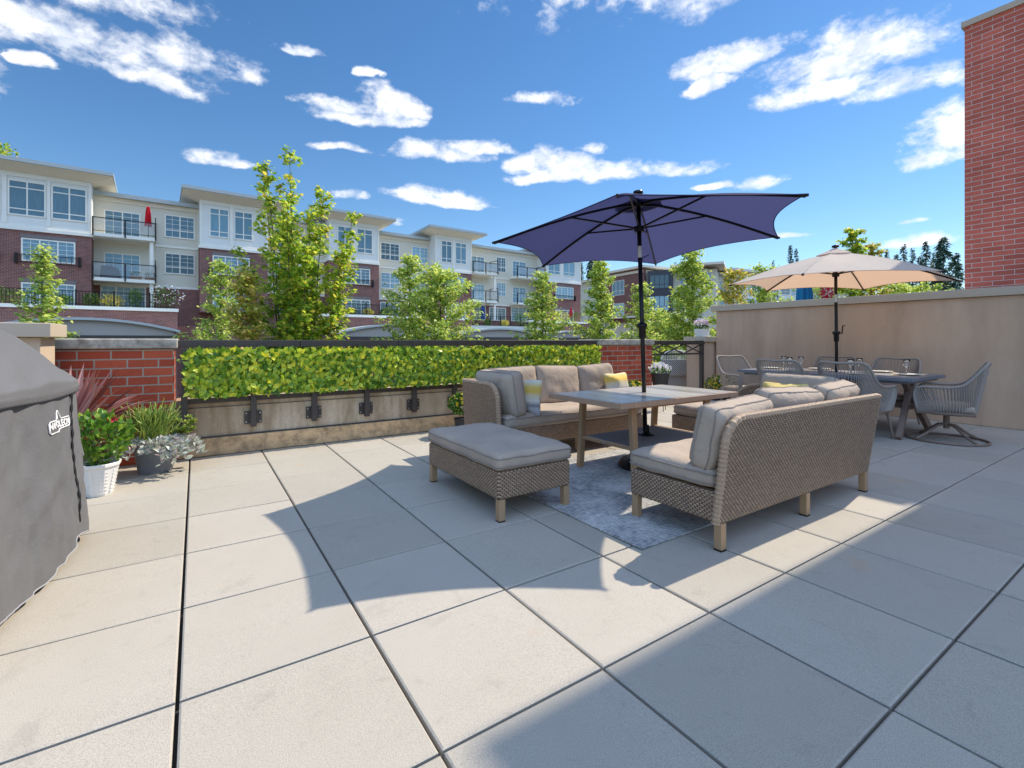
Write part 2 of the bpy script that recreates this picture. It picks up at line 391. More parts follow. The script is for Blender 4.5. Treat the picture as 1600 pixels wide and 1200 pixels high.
# ---------------------------------------------------------------- setting: street, ground, terrace floor
def ground_mat():
    m, t, b = mat('asphalt'); o = t.coord(); n = t.noise(o, .2, 5); f = t.noise(o, 30, 4)
    t.sock(b, 'Base Color', t.mix(.5, t.ramp(n, [(.3, (.05, .05, .05)), (.7, (.075, .073, .07))]), t.ramp(f, [(.3, (.6, .6, .6)), (.7, (1.2, 1.2, 1.2))]), 'MULTIPLY'))
    t.sock(b, 'Roughness', .9); return m
g = MB(); g.add([(-900, -900, -3.4), (900, -900, -3.4), (900, 1500, -3.4), (-900, 1500, -3.4)], [(0, 1, 2, 3)])
tag(g.build('ground', ground_mat()), kind='structure')
SX, SY, X0, Y0 = .5986, .6114, -.0476, 1.7861
fl = MB(); XL, XR, YB, YT = -4.6, 8.5, -5.2, 5.405
i0 = int(math.floor((XL-X0)/SX)); i1 = int(math.ceil((XR-X0)/SX)); j0 = int(math.floor((YB-Y0)/SY)); j1 = int(math.ceil((YT-Y0)/SY))
rs = random.Random(3)
for i in range(i0, i1):
    for j in range(j0, j1):
        gx_, gy_ = .0058, .0048
        a = max(XL, X0+i*SX+gx_); b = min(XR, X0+(i+1)*SX-gx_); c = max(YB, Y0+j*SY+gy_); d = min(YT, Y0+(j+1)*SY-gy_)
        if b-a < .02 or d-c < .02: continue
        dz = [rs.uniform(-.0012, .0012) for _ in range(4)]; e = .0055; zb = -.03
        P = [(a, c), (b, c), (b, d), (a, d)]; Q = [(a+e, c+e), (b-e, c+e), (b-e, d-e), (a+e, d-e)]
        vs = [(x, y, zb) for x, y in P]+[(x, y, -.0035+z) for (x, y), z in zip(P, dz)]+[(x, y, z) for (x, y), z in zip(Q, dz)]
        fs = [(8, 9, 10, 11)]
        for k in range(4): fs += [(k, (k+1) % 4, 4+(k+1) % 4, 4+k), (4+k, 4+(k+1) % 4, 8+(k+1) % 4, 8+k)]
        fl.add(vs, fs)
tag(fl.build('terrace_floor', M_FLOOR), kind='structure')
u = MB(); u.box((-5, -6, -.4), (9.5, 6.1, -.031)); tag(u.build('terrace_deck', M_GAP), kind='structure')
u = MB(); u.box((-30, -30, -3.4), (9.6, 6.05, -.41)); tag(u.build('terrace_podium', M_CONC), kind='structure')

# ---------------------------------------------------------------- near walls
def wall(name, parts, label, cat='wall', loc=(0, 0, 0), group=None):
    r = empty(name, loc, 0, label, cat, group)
    for nm, mm, m_, bv in parts: mm.build(nm, m_, r, bevel=bv)
    return r
a = MB().box((-.165, 5.455, 0), (5.2, 5.8, .46)); lg = MB().box((-.165, 5.47, .46), (5.2, 5.79, .535))
ft = MB().box((-.165, 5.41, 0), (6.9, 5.454, .168)); dr = MB().box((-.165, 5.437, .168), (5.2, 5.4545, .182))
wall('parapet_wall', [('wall_face', a, M_CONC, .008), ('ledge', lg, M_CONC, .01), ('footing', ft, M_FOOT, .006), ('drip_strip', dr, M_BRONZE, 0)],
     'low stained concrete parapet wall with ochre footing under the leafy hedge panel')
for (x0, x1, lab) in [(-2.7, -.17, 'red brick pier with mossy concrete cap behind the cordyline at left'), (5.2, 6.42, 'red brick pier with concrete cap behind the far sofa and navy umbrella pole')]:
    b_ = MB().box((x0, 5.39, 0), (x1, 5.82, 1.032)); c_ = MB().box((x0-.03, 5.36, 1.035), (x1+.03, 5.85, 1.125))
    wall('brick_pier', [('brickwork', b_, M_BRICK, .003), ('cap', c_, M_CAP, .012)], lab, 'brick pier')
b_ = MB().box((-2.6, 4.78, 0), (-.94, 5.2, 1.13)); c_ = MB().box((-2.66, 4.72, 1.133), (-.875, 5.24, 1.235))
wall('stucco_pier', [('shaft', b_, M_STUCCO2, .006), ('cap', c_, M_CAPB, .006)], 'tan stucco pier with metal cap behind the covered grill', 'pier')
b_ = MB().box((8.2, 5.62, 0), (8.72, 6.02, 1.08)); c_ = MB().box((8.15, 5.57, 1.083), (8.77, 6.06, 1.18))
wall('stucco_pillar', [('shaft', b_, M_STUCCO, .006), ('cap', c_, M_CAPB, .006)], 'short taupe pillar carrying a white flower box at end of the stucco wall', 'pillar')
b_ = MB().box((8.5, -5, 0), (8.78, 5.565, 1.672)); c_ = MB().box((8.46, -5, 1.675), (8.82, 5.66, 1.785)); 
wl = wall('stucco_wall', [('stucco_face', b_, M_STUCCO, .006), ('coping', c_, M_CAPB, .006)], 'long taupe stucco privacy wall behind the dining table')
# own building on the right, two heights
br = empty('brick_building', (8.84, 0, 0), 0, 'red brick building corner rising behind the right end of the stucco wall', 'building')
MB().box((0, 1.16, 0), (7, 2.02, 5.42)).build('brick_wing', M_BRICKT, br)
MB().box((0, -9, 0), (9, 1.157, 9.3)).build('tall_wing', M_BRICKT, br)
MB().box((-.03, 1.2, 5.423), (7, 2.05, 5.5)).build('parapet_coping', M_CAPB, br)
MB().box((-.035, 1.33, 1.9), (-.004, 1.38, 5.3)).build('downpipe', M_BRONZE, br)

# railing with bracketed posts
rl = empty('railing', (0, 5.41, 0), 0, 'dark bronze railing with bracketed posts along the concrete parapet', 'railing')
t_ = MB()
for k in range(5):
    xa = -.155+k*1.073; t_.box((xa, .002, 1.043), (xa+1.069, .1, 1.112))
t_.build('top_rail', M_BRONZE, rl, bevel=.004)
MB().box((-.08, .03, .505), (5.19, .06, .552)).build('bottom_rail', M_BRONZE, rl)
for px in (288, 396, 491, 573, 647, 710, 765, 812):
    rr = (px-800)/F; tt = 5.41/(-rr*_s+_c); x = (rr*_c+_s)*tt
    z0 = .25 if px > 300 else .17
    p = MB().box((x-.026, -.03, z0), (x+.026, .02, 1.04)).build('post', M_BRONZE, rl, bevel=.003)
    q = MB().box((x-.078, .026, .275), (x+.078, .036, .40)); q.box((x-.034, -.02, .275), (x-.027, .03, .40)); q.box((x+.027, -.02, .275), (x+.034, .03, .40))
    q = q.build('bracket', M_BRONZE, p)
    for sx in (-.062, .062):
        for sz in (.295, .38): MB().tube([(x+sx, .025, sz), (x+sx, .014, sz)], .007, 6).build('bolt', M_BOLT, p)
wire = MB()
for k in range(42): wire.bar((-.02+k*.124, .035, .56), (-.02+k*.124, .035, 1.04), .004)
for z in (.62, .72, .82, .92, 1.02): wire.bar((-.06, .035, z), (5.18, .035, z), .004)
wire.build('wire_mesh', simple('green_wire', (.10, .16, .13), .5), rl)

# artificial leaf hedge panel
M_HEDGE = leafmat('variegated_leaf', [(0, (.05, .14, .01)), (.2, (.14, .30, .02)), (.5, (.38, .54, .04)), (.8, (.64, .70, .06)), (1, (.88, .80, .05))], .35, .3)
hd = MB(); rs = random.Random(5)
for k in range(7600):
    x = rs.uniform(-.07, 5.15); z = rs.uniform(.56, 1.0); layer = rs.random()
    y = 5.39-.075*layer-.015*noise.noise(Vector((x*4, 0, z*4)))
    up = rs.uniform(-.9, .9); dirv = Vector((up, rs.uniform(-.5, -.1), rs.choice([1, 1, .6, -.8])*rs.uniform(.3, 1)))
    L = rs.uniform(.05, .078)
    if z > .97: dirv.z = abs(dirv.z)*.7
    if z < .60: dirv.z = abs(dirv.z)*.5
    leaf(hd, (x, y, z), dirv, Vector((rs.uniform(-.5, .5), -1, rs.uniform(-.2, .7))), L, .95, uv=True)
tag(hd.build('hedge_panel', M_HEDGE), 'artificial yellow-green leaf panel hung along the dark railing', 'hedge')

# open lattice railing right of the pier
rl2 = empty('lattice_railing', (6.45, 5.6, 0), 0, 'dark bronze railing with crossed braces between brick pier and taupe pillar', 'railing')
t_ = MB().box((0, 0, 1.03), (1.74, .09, 1.105)); t_.build('top_rail', M_BRONZE, rl2, bevel=.004)
t_ = MB().box((0, .02, .84), (1.74, .06, .87)); t_.build('mid_rail', M_BRONZE, rl2)
t_ = MB().box((0, .02, .12), (1.74, .06, .16)); t_.build('bottom_rail', M_BRONZE, rl2)
for x in (.05, 1.69): MB().box((x-.03, .01, 0), (x+.03, .07, 1.03)).build('post', M_BRONZE, rl2)
b_ = MB()
for k in range(3):
    xa = .08+k*.55; b_.bar((xa, .04, .87), (xa+.49, .04, 1.03), .018); b_.bar((xa, .045, 1.03), (xa+.49, .045, .87), .018)
b_.build('braces', M_BRONZE, rl2)
tag(MB().box((6.42, 5.45, 0), (8.2, 5.8, .12)).build('curb', M_CONC, bevel=.01), 'low concrete curb under the crossed-brace railing', 'curb')

# ---------------------------------------------------------------- soft goods helpers
def cushion(parent, name, size, loc, rot=(0, 0, 0), m=None, puff=.02, wr=.008, seed=0, pipe=True, r=None, n=16, pinch=0, pipem=None, top=False):
    sx, sy, sz = size; r = r or min(size)*.3; m = m or M_CUSH
    hx, hy, hz = sx/2, sy/2, sz/2
    def num(L): return max(4, min(34, int(L/.028)))
    nx, ny, nz = num(sx), num(sy), num(sz)
    idx = {}; vs = []; fs = []
    def P(i, j, k):
        key = (i, j, k)
        if key in idx: return idx[key]
        p = Vector((-hx+sx*i/nx, -hy+sy*j/ny, -hz+sz*k/nz))
        inner = Vector((max(-hx+r, min(hx-r, p.x)), max(-hy+r, min(hy-r, p.y)), max(-hz+r, min(hz-r, p.z)))); 
        dd = p-inner; q = inner+dd.normalized()*r if dd.length > 1e-6 else p
        u, v, w_ = p.x/hx, p.y/hy, p.z/hz
        ax = min(range(3), key=lambda a: size[a])
        e = [(1-abs(u)**4), (1-abs(v)**4), (1-abs(w_)**4)]
        o = [a for a in range(3) if a != ax]
        k_ = e[o[0]]*e[o[1]]
        s_ = [u, v, w_][ax]
        q[ax] += puff*k_*s_*2
        if pinch: 
            g_ = max(abs([u, v, w_][o[0]]), abs([u, v, w_][o[1]]))
            for a in o: q[a] *= 1-pinch*(1-min(1, (abs([u, v, w_][o[0]])*abs([u, v, w_][o[1]]))**.5))*abs([u, v, w_][a])*.6
            q[ax] *= 1-.75*max(0, g_-.45)/.55
        nn = q*9+Vector((seed*7.3, seed*3.1, 0)); b1 = noise.noise(nn)+.5*noise.noise(nn*2.3)
        nf = Vector((q.x*34, q.y*9, q.z*9)) if sx >= sy else Vector((q.x*9, q.y*34, q.z*9))
        edge = 1-min(1, max(0, (e[o[0]]*e[o[1]])))
        q[ax] += wr*b1*(.5+.5*abs(s_)) + wr*.9*noise.noise(nf+Vector((seed, 0, 0)))*edge*s_
        idx[key] = len(vs); vs.append(q); return idx[key]
    for i in range(nx):
        for j in range(ny):
            fs.append((P(i, j, 0), P(i, j+1, 0), P(i+1, j+1, 0), P(i+1, j, 0))); fs.append((P(i, j, nz), P(i+1, j, nz), P(i+1, j+1, nz), P(i, j+1, nz)))
    for i in range(nx):
        for k in range(nz):
            fs.append((P(i, 0, k), P(i+1, 0, k), P(i+1, 0, k+1), P(i, 0, k+1))); fs.append((P(i, ny, k), P(i, ny, k+1), P(i+1, ny, k+1), P(i+1, ny, k)))
    for j in range(ny):
        for k in range(nz):
            fs.append((P(0, j, k), P(0, j, k+1), P(0, j+1, k+1), P(0, j+1, k))); fs.append((P(nx, j, k), P(nx, j+1, k), P(nx, j+1, k+1), P(nx, j, k+1)))
    mb = MB(); mb.add(vs, fs)
    o = mb.build(name, m, parent, loc, rot, smooth=True)
    if pipe:                                # welts run along the two seams round the thin axis
        ax = min(range(3), key=lambda a: size[a]); nn = [nx, ny, nz]; o2 = [a for a in range(3) if a != ax]
        pm = MB()
        for lev in (nn[ax]-1 if nn[ax] > 3 else nn[ax], 1):
            loop = []
            A, B = nn[o2[0]], nn[o2[1]]
            seq = [(a, 0) for a in range(A)]+[(A, b) for b in range(B)]+[(a, B) for a in range(A, 0, -1)]+[(0, b) for b in range(B, 0, -1)]
            for a_, b_ in seq:
                key = [0, 0, 0]; key[ax] = lev; key[o2[0]] = a_; key[o2[1]] = b_
                q = Vector(vs[idx[tuple(key)]]); loop.append(q*1.004)
            pm.tube(loop, .0042, 5, closed=True)
        pm.build('piping', pipem or M_PIPE, o)
    return o

def leg(parent, x, y, z1, w_=.045, m=None):
    MB().box((x-w_/2, y-w_/2, .008), (x+w_/2, y+w_/2, z1)).build('leg', m or M_LEG, parent, bevel=.003)
    l = MB().box((x-w_/2, y-w_/2, 0), (x+w_/2, y+w_/2, .0075)); l.build('foot_pad', M_BLACK, parent)

# ottoman
ot = empty('ottoman', (1.81, 2.965, 0), 0, 'wicker ottoman with taupe cushion standing left of the coffee table', 'ottoman')
MB().box((-.285, -.52, .137), (.285, .52, .31)).build('wicker_base', M_WICK, ot, bevel=.018, seg=3)
for sx in (-1, 1):
    for sy in (-1, 1): leg(ot, sx*.255, sy*.495, .137)
cushion(ot, 'seat_cushion', (.59, 1.06, .105), (0, 0, .363), puff=.006, wr=.006, seed=1, r=.03)

def back_panel(x0, x1, z0, z1, y0, y1, th, rl_=.0, rr_=.0, flare=0):
    """wicker panel in the x-z plane, leaning from y0 (bottom) to y1 (top), with rounded upper corners"""
    poly = [(x0, z0)]
    poly.append((x1, z0))
    if rr_: poly += [(x1-rr_+rr_*cos(a), z1-rr_+rr_*sin(a)) for a in np.linspace(0, pi/2, 7)]
    else: poly.append((x1+flare, z1))
    if rl_: poly += [(x0+rl_-rl_*sin(a), z1-rl_+rl_*cos(a)) for a in np.linspace(0, pi/2, 7)]
    else: poly.append((x0-flare, z1))
    vs = []; 
    for x, z in poly:
        k = (z-z0)/(z1-z0); vs.append((x, y0+(y1-y0)*k-th/2, z))
    for x, z in poly:
        k = (z-z0)/(z1-z0); vs.append((x, y0+(y1-y0)*k+th/2, z))
    n = len(poly)
    mb = MB(); mb.add(vs, [tuple(range(n)), tuple(range(2*n-1, n-1, -1))]+[(k, n+k, n+(k+1) % n, (k+1) % n) for k in range(n)])
    mid = [Vector(vs[k])*.5+Vector(vs[n+k])*.5 for k in list(range(1, n))+[0]]
    return mb, mid
def braid(parent, path, r=.022):
    # wrapped wicker edge: a fat tube ringed by slanted strands
    mb = MB(); pts = []
    for a, b in zip(path[:-1], path[1:]):
        n = max(1, int((b-a).length/.012))
        pts += [a.lerp(b, i/n) for i in range(n)]
    pts.append(path[-1]); mb.tube(pts, [r*(.86 if i % 2 else 1.06) for i in range(len(pts))], 8)
    return mb.build('edge_braid', M_BRAID, parent)

def sofa(name, loc, rz, label, L=1.84, D=.62, arm=0, backlen=None, cushions=True, mirror=1):
    """faces local +Y; back along the -Y side; arm = -1/+1 puts an arm at that end"""
    t = empty(name, loc, rz, label, 'sofa')
    hx = L/2; hy = D/2
    MB().box((-hx, -hy+.03, .145), (hx, hy, .305)).build('wicker_base', M_WICK, t, bevel=.016, seg=3)
    for x in (-hx+.03, .02, hx-.03):
        for y in (-hy+.02, hy-.03): leg(t, x, y, .146)
    return t

# near sofa (its back towards the camera)
s2 = sofa('wicker_sofa', (3.2, 1.78, 0), 0, 'wicker sofa seen from behind with three taupe back cushions, nearest seat', L=1.84, D=.62)
mb, mid = back_panel(-.92, .93, .145, .70, -.285, -.355, .045, rl_=.13, flare=.03)
mb.build('wicker_back', M_WICK, s2, bevel=.006); braid(s2, [mid[-1]]+mid[-2::-1] if False else mid[::-1], .024)
mb, mid = back_panel(-.30, .28, .145, .66, 0, .03, .045, rr_=.12)
o_ = mb.build('wicker_arm', M_WICK, s2, loc=(.915, 0, 0), rot=(0, 0, R(90)), bevel=.006)
cushion(s2, 'seat_cushion', (1.83, .60, .115), (0, .03, .365), puff=.006, wr=.007, seed=3, r=.035)
for k, (cx, wd, tz) in enumerate([(-.62, .60, -9), (-.02, .58, -12), (.56, .56, -10)]):
    cushion(s2, 'back_cushion', (wd, .145, .36+.03*(k > 0)), (cx, -.195+.02*(k == 1), .587+.02*(k > 0)+.01*(k == 2)), (R(13+3*k), R((-2, 2, -1)[k]), R((3, -4, 5)[k])), puff=.012, wr=.012, seed=5+k, r=.04)

# far sofa (faces the camera), arm on its left end
s1 = sofa('wicker_sofa', (3.21, 3.90, 0), R(180), 'wicker sofa facing us in front of the leafy hedge, rounded arm at its left', L=1.84, D=.64)
mb, mid = back_panel(-.92, .92, .145, .70, -.30, -.36, .045)
mb.build('wicker_back', M_WICK, s1, bevel=.006); braid(s1, mid[1:-1], .022)
mb, mid = back_panel(-.36, .27, .145, .705, 0, -.03, .05, rr_=.13)
mb.build('wicker_arm', M_WICK, s1, loc=(.93, 0, 0), rot=(0, 0, R(90)), bevel=.006)
Mx = Matrix.Translation((.93, 0, 0)) @ Matrix.Rotation(R(90), 4, 'Z')
braid(s1, [Mx @ p for p in mid[:-1]], .024)
cushion(s1, 'seat_cushion', (1.80, .60, .13), (-.01, .03, .365), puff=.01, wr=.010, seed=13, r=.04)
for k, (cx, wd) in enumerate([(.50, .60), (-.08, .60), (-.63, .52)]):
    cushion(s1, 'back_cushion', (wd, .155, .42), (cx, -.20+.015*k, .62), (R(11), R((2, -2, 3)[k]), R((-3, 3, -4)[k])), puff=.022, wr=.012, seed=20+k, r=.045)
cushion(s1, 'back_cushion', (.155, .60, .41), (.79, .05, .615), (0, R(9), R(4)), puff=.015, wr=.012, seed=27, r=.045)

# chaise on the right
s3 = empty('wicker_chaise', (4.64, 2.65, 0), 0, 'low wicker chaise with taupe cushions between the near sofa and the dining set', 'chaise')
MB().box((-.34, -.70, .14), (.34, .70, .308)).build('wicker_base', M_WICK, s3, bevel=.016, seg=3)
for x in (-.3, .3):
    for y in (-.66, .66): leg(s3, x, y, .14)
mb, mid = back_panel(-.69, .42, .14, .64, .33, .37, .045, rr_=.34)
mb.build('wicker_back', M_WICK, s3, rot=(0, 0, R(90)), loc=(.68, 0, 0), bevel=.006)
Mx = Matrix.Translation((.68, 0, 0)) @ Matrix.Rotation(R(90), 4, 'Z'); braid(s3, [Mx @ p for p in mid], .022)
cushion(s3, 'seat_cushion', (.67, 1.38, .11), (0, 0, .363), puff=.006, wr=.007, seed=31, r=.035)
cushion(s3, 'back_cushion', (.16, .70, .40), (.20, -.34, .575), (0, R(13), R(-3)), puff=.02, wr=.014, seed=33, r=.045)

# striped throw pillows
def stripe_mat():
    m, t, b = mat('striped_pillow'); x, y, z = t.xyz(t.coord())
    n = t.noise(t.coord(), 60, 3)
    q = t.math('ADD', t.math('ADD', t.math('MULTIPLY', z, 3.3), .5), t.math('MULTIPLY', t.math('SUBTRACT', n, .5), .12))
    c = t.ramp(q, [(0, (.34, .33, .36)), (.16, (.45, .44, .45)), (.26, (.20, .19, .20)), (.40, (.62, .58, .50)), (.56, (.66, .58, .38)), (.68, (.72, .46, .08)), (.84, (.68, .50, .14)), (1, (.72, .68, .55))])
    t.sock(b, 'Base Color', c); t.sock(b, 'Roughness', .9); t.sock(b, 'Normal', t.bump(n, .3, .004)); return m
M_STRIPE = stripe_mat()
M_YEL = fabric('pale_yellow_cloth', (.82, .62, .22), bump=.4)
def pillow(loc, rot, label, m=M_STRIPE, size=(.42, .13, .28)):
    o = cushion(None, 'throw_pillow', size, loc, rot, m, puff=.012, wr=.008, seed=loc[0]*3, pipe=False, pinch=.16, r=.03)
    return tag(o, label, 'pillow', 'striped throw pillows')
pillow((4.0, 3.86, .60), (R(-14), 0, R(8)), 'yellow, white and grey striped pillow at the right end of the far sofa')
pillow((2.61, 3.74, .57), (R(-6), 0, R(-72)), 'striped pillow leaning on the arm cushion at the left end of the far sofa', size=(.42, .13, .34))
pillow((4.69, 2.36, .555), (R(-18), 0, R(-84)), 'pale yellow pillow leaning on the chaise behind the near sofa', M_YEL, size=(.42, .13, .30))

# rug
def rugmat():
    m, t, b = mat('mottled_rug'); o = t.coord(); x, y, z = t.xyz(o)
    a = t.noise(t.comb(t.math('MULTIPLY', x, 110), t.math('MULTIPLY', y, 14)), 1, 3, .7)
    c_ = t.noise(t.comb(t.math('MULTIPLY', x, 14), t.math('MULTIPLY', y, 110)), 1, 3, .7)
    big = t.noise(o, 2.6, 4, .6, .5)
    k = t.math('ADD', t.math('MULTIPLY', t.math('ADD', a, c_), .36), t.math('MULTIPLY', big, .28))
    c = t.ramp(k, [(.40, (.12, .13, .14)), (.47, (.28, .28, .28)), (.53, (.47, .46, .435)), (.60, (.64, .62, .58))])
    t.sock(b, 'Base Color', c); t.sock(b, 'Roughness', .95); t.sock(b, 'Normal', t.bump(t.math('ADD', a, c_), .5, .003)); return m
rg = MB().box((1.96, 1.715, .004), (4.42, 3.40, .011)); tag(rg.build('rug', rugmat()), 'grey-blue mottled flat-weave rug lying under the coffee table', 'rug')

# coffee table
ct = empty('coffee_table', (3.257, 2.815, 0), 0, 'coffee table with slatted stone-look top pierced by the navy umbrella pole', 'table')
MB().box((-.71, -.394, .622), (.71, .394, .6555)).build('tabletop', M_TILE, ct)
rm = MB(); n = 11
for k in range(n):
    xa = -.735+1.47*k/n; rm.box((xa+.001, -.418, .615), (xa+1.47/n-.001, -.396, .6545)); rm.box((xa+.001, .396, .615), (xa+1.47/n-.001, .418, .6545))
rm.box((-.735, -.3955, .615), (-.712, .3955, .6545)); rm.box((.712, -.3955, .615), (.735, .3955, .6545))
rm.build('rim', M_RIM, ct, bevel=.0015)
MB().box((-.5, -.32, .585), (.5, .32, .614)).build('apron', M_RIM, ct)
for sx in (-.465, .475):
    for sy in (-1, 1): MB().bar((sx, sy*.315, .008), (sx, sy*.275, .614), .04, .055).build('leg', M_LEG, ct, bevel=.003)
    MB().box((sx-.017, -.285, .262), (sx+.017, .285, .285)).build('rail', M_LEG, ct)
sh = MB().box((-.445, -.285, .270), (.455, .285, .282))
m_, t_, b_ = mat('woven_shelf'); o = t_.coord(); x, y, z = t_.xyz(o)
h_ = t_.math('MULTIPLY', t_.math('SINE', t_.math('MULTIPLY', x, 420)), t_.math('SINE', t_.math('MULTIPLY', y, 420)))
t_.sock(b_, 'Base Color', t_.mix(t_.math('ADD', .5, t_.math('MULTIPLY', h_, .5)), (.05, .05, .055), (.24, .235, .24))); t_.sock(b_, 'Roughness', .8)
sh.build('woven_shelf', m_, ct)
MB().box((-.486, -.02, .266), (-.4845, .03, .281)).build('tag', M_BOLT, ct)

# ---------------------------------------------------------------- umbrellas
def umbrella(name, foot, apex, tips, runner_f, m, label, collar_z, crank_z, crank=True):
    t = empty(name, foot, 0, label, 'umbrella'); f0 = Vector(foot); A = Vector(apex)-f0; tips = [Vector(p)-f0 for p in tips]
    ax = A.normalized(); N = len(tips)
    cv = MB(); ns, nt = 14, 12
    def pt(k, s, u):
        a, b = tips[k], tips[(k+1) % N]; e = a.lerp(b, u); q = 4*u*(1-u)
        v = A+(e-A)*s*(1-.085*q*s)
        v += ax*(.035*sin(pi*s)*(1-.5*q)-.0*q)
        return v
    for k in range(N):
        grid = [[pt(k, s/ns, u/nt) for u in range(nt+1)] for s in range(1, ns+1)]
        vs = [p for row in grid for p in row]+[A]
        fs = []
        for i in range(ns-1):
            for j in range(nt):
                a = i*(nt+1)+j; fs.append((a, a+1, a+nt+2, a+nt+1))
        for j in range(nt): fs.append((len(vs)-1, j+1, j))
        cv.add(vs, fs)
    co = cv.build('canopy', m, t, smooth=True)
    # valance hem
    hm = MB()
    for k in range(N): hm.tube([pt(k, 1, u/nt) for u in range(nt+1)], .004, 4)
    hm.build('hem', m, co)
    vn = MB(); 
    for k in range(N):
        a, b = (tips[k]-A), (tips[(k+1) % N]-A)
        for i in range(6):
            u0, u1 = i/6, (i+1)/6
            p, q = A+a.lerp(b, u0)*.17+ax*.03, A+a.lerp(b, u1)*.17+ax*.03
            p2, q2 = p+ax*-.012, q+ax*-.012
            vn.add([A+ax*.06, p, q], [(0, 1, 2)]); vn.add([p, q, q2, p2], [(0, 1, 2, 3)])
    vn.build('vent', m, t, smooth=True)
    MB().tube([A+ax*.05, A+ax*.065, A+ax*.085, A+ax*.095], [.008, .045, .04, .008], 10).build('finial', M_BLACK, t, smooth=True)
    P0 = Vector((0, 0, .0)); j = A*.72
    MB().tube([P0, A*.5, A-ax*.02], .019, 12).build('pole', M_BLACK, t, smooth=True)
    rn = A*(runner_f)
    MB().tube([rn-ax*.03, rn-ax*.03, rn+ax*.02, rn+ax*.02], [.025, .042, .042, .025], 12).build('runner', M_BLACK, t)
    MB().tube([A-ax*.055, A-ax*.055, A-ax*.02, A-ax*.02], [.02, .045, .05, .03], 12).build('hub', M_BLACK, t)
    for k in range(N):
        rb = MB(); pts = [pt(k, s/8, 0)-ax*.012 for s in range(0, 9)]; pts[0] = A-ax*.035
        for a, b in zip(pts[:-1], pts[1:]): rb.bar(a, b, .012, .02)
        ro = rb.build('rib', M_BLACK, t)
        MB().bar(rn, pt(k, .47, 0)-ax*.018, .012, .014).build('strut', M_BLACK, ro)
        MB().tube([pt(k, .97, 0)-ax*.008, pt(k, 1.012, 0)-ax*.004], .011, 6).build('rib_tip', M_BLACK, ro)
    def at(z): return A*(z/A.z)
    c0 = at(collar_z)
    MB().tube([c0-ax*.05, c0-ax*.05, c0+ax*.05, c0+ax*.05], [.016, .0215, .0215, .016], 12).build('tilt_joint', M_BOLT, t, smooth=False)
    k0 = at(crank_z)
    cr = MB().tube([k0-ax*.11, k0-ax*.1, k0-ax*.02, k0, k0+ax*.02, k0+ax*.035], [.022, .03, .03, .046, .046, .022], 14).build('crank_housing', M_BLACK, t, smooth=True)
    hx = Vector((_c, -_s, 0))
    if crank: MB().tube([k0+hx*.03, k0+hx*.075, k0+hx*.085+ax*.10, k0+hx*.11+ax*.105], .008, 8).build('crank_handle', M_BLACK, cr, smooth=True)
    return t
T1 = [(2.07, 3.39, 1.93), (2.17, 2.09, 2.01), (3.34, 1.54, 2.07), (4.41, 2.27, 2.05), (4.31, 3.57, 1.97), (3.14, 4.12, 1.92)]
u1 = umbrella('patio_umbrella', (3.277, 2.815, .012), (3.225, 2.86, 2.33), T1, .895, M_NAVY, 'open navy blue umbrella standing through the coffee table', 1.87, 1.22, crank=False)
MB().tube([(0, 0, .272), (0, 0, .272), (0, 0, .285), (0, 0, .30), (0, 0, .36)], [.03, .065, .065, .027, .024], 12).build('flange', M_BLACK, u1)
sp = MB().bar((.09, .05, 1.86), (-.09, -.02, 1.80), .006); sp.bar((-.09, -.02, 1.80), (-.12, -.05, 1.77), .022, .008); sp.build('tie_strap', M_NAVY, u1)
bs = MB().lathe([(0, .10), (.03, .10), (.035, .085), (.16, .08), (.20, .06), (.225, .03), (.23, 0), (0, 0)], 28)
tag(bs.build('umbrella_base', M_BLACK, loc=(3.257, 2.815, .0125), smooth=False, bevel=0), 'round black weighted umbrella base on the rug under the coffee table', 'umbrella base')
T2 = [(6.22, 3.87, 1.885), (5.72, 2.67, 1.86), (6.5, 1.65, 1.835), (7.78, 1.81, 1.84), (8.28, 3.01, 1.87), (7.5, 4.03, 1.89)]
u2 = umbrella('patio_umbrella', (7.0, 2.84, .0), (7.0, 2.86, 2.27), T2, .87, M_BEIGE, 'open beige umbrella standing through the dining table', 1.66, 1.2)
bs = MB().lathe([(0, .10), (.03, .10), (.035, .085), (.16, .08), (.22, .06), (.25, .03), (.255, 0), (0, 0)], 28)
tag(bs.build('umbrella_base', M_BLACK, loc=(7.0, 2.84, .0)), 'round black umbrella base under the dining table', 'umbrella base')

# ---------------------------------------------------------------- dining set
dt = empty('dining_table', (7.02, 2.90, 0), 0, 'long dining table with blue-grey plank top and crossed wood-tone legs', 'table')
MB().box((-.55, -1.0, .655), (.55, 1.0, .693)).build('tabletop', M_DTOP, dt, bevel=.004)
MB().box((-.49, -.94, .625), (.49, .94, .6545)).build('apron', M_DTOP, dt)
for sy in (-.86, .86):
    for sx in (-1, 1):
        MB().bar((sx*.50, sy, .01), (-sx*.10, sy*.93, .62), .055, .075).build('leg', M_WOOD, dt, bevel=.006)
    MB().box((-.05, sy*.93-.05, .30), (.05, sy*.93+.05, .36)).build('leg_joint', M_WOOD, dt)
MB().bar((0, -.8, .33), (0, .8, .33), .05, .05).build('stretcher', M_WOOD, dt)

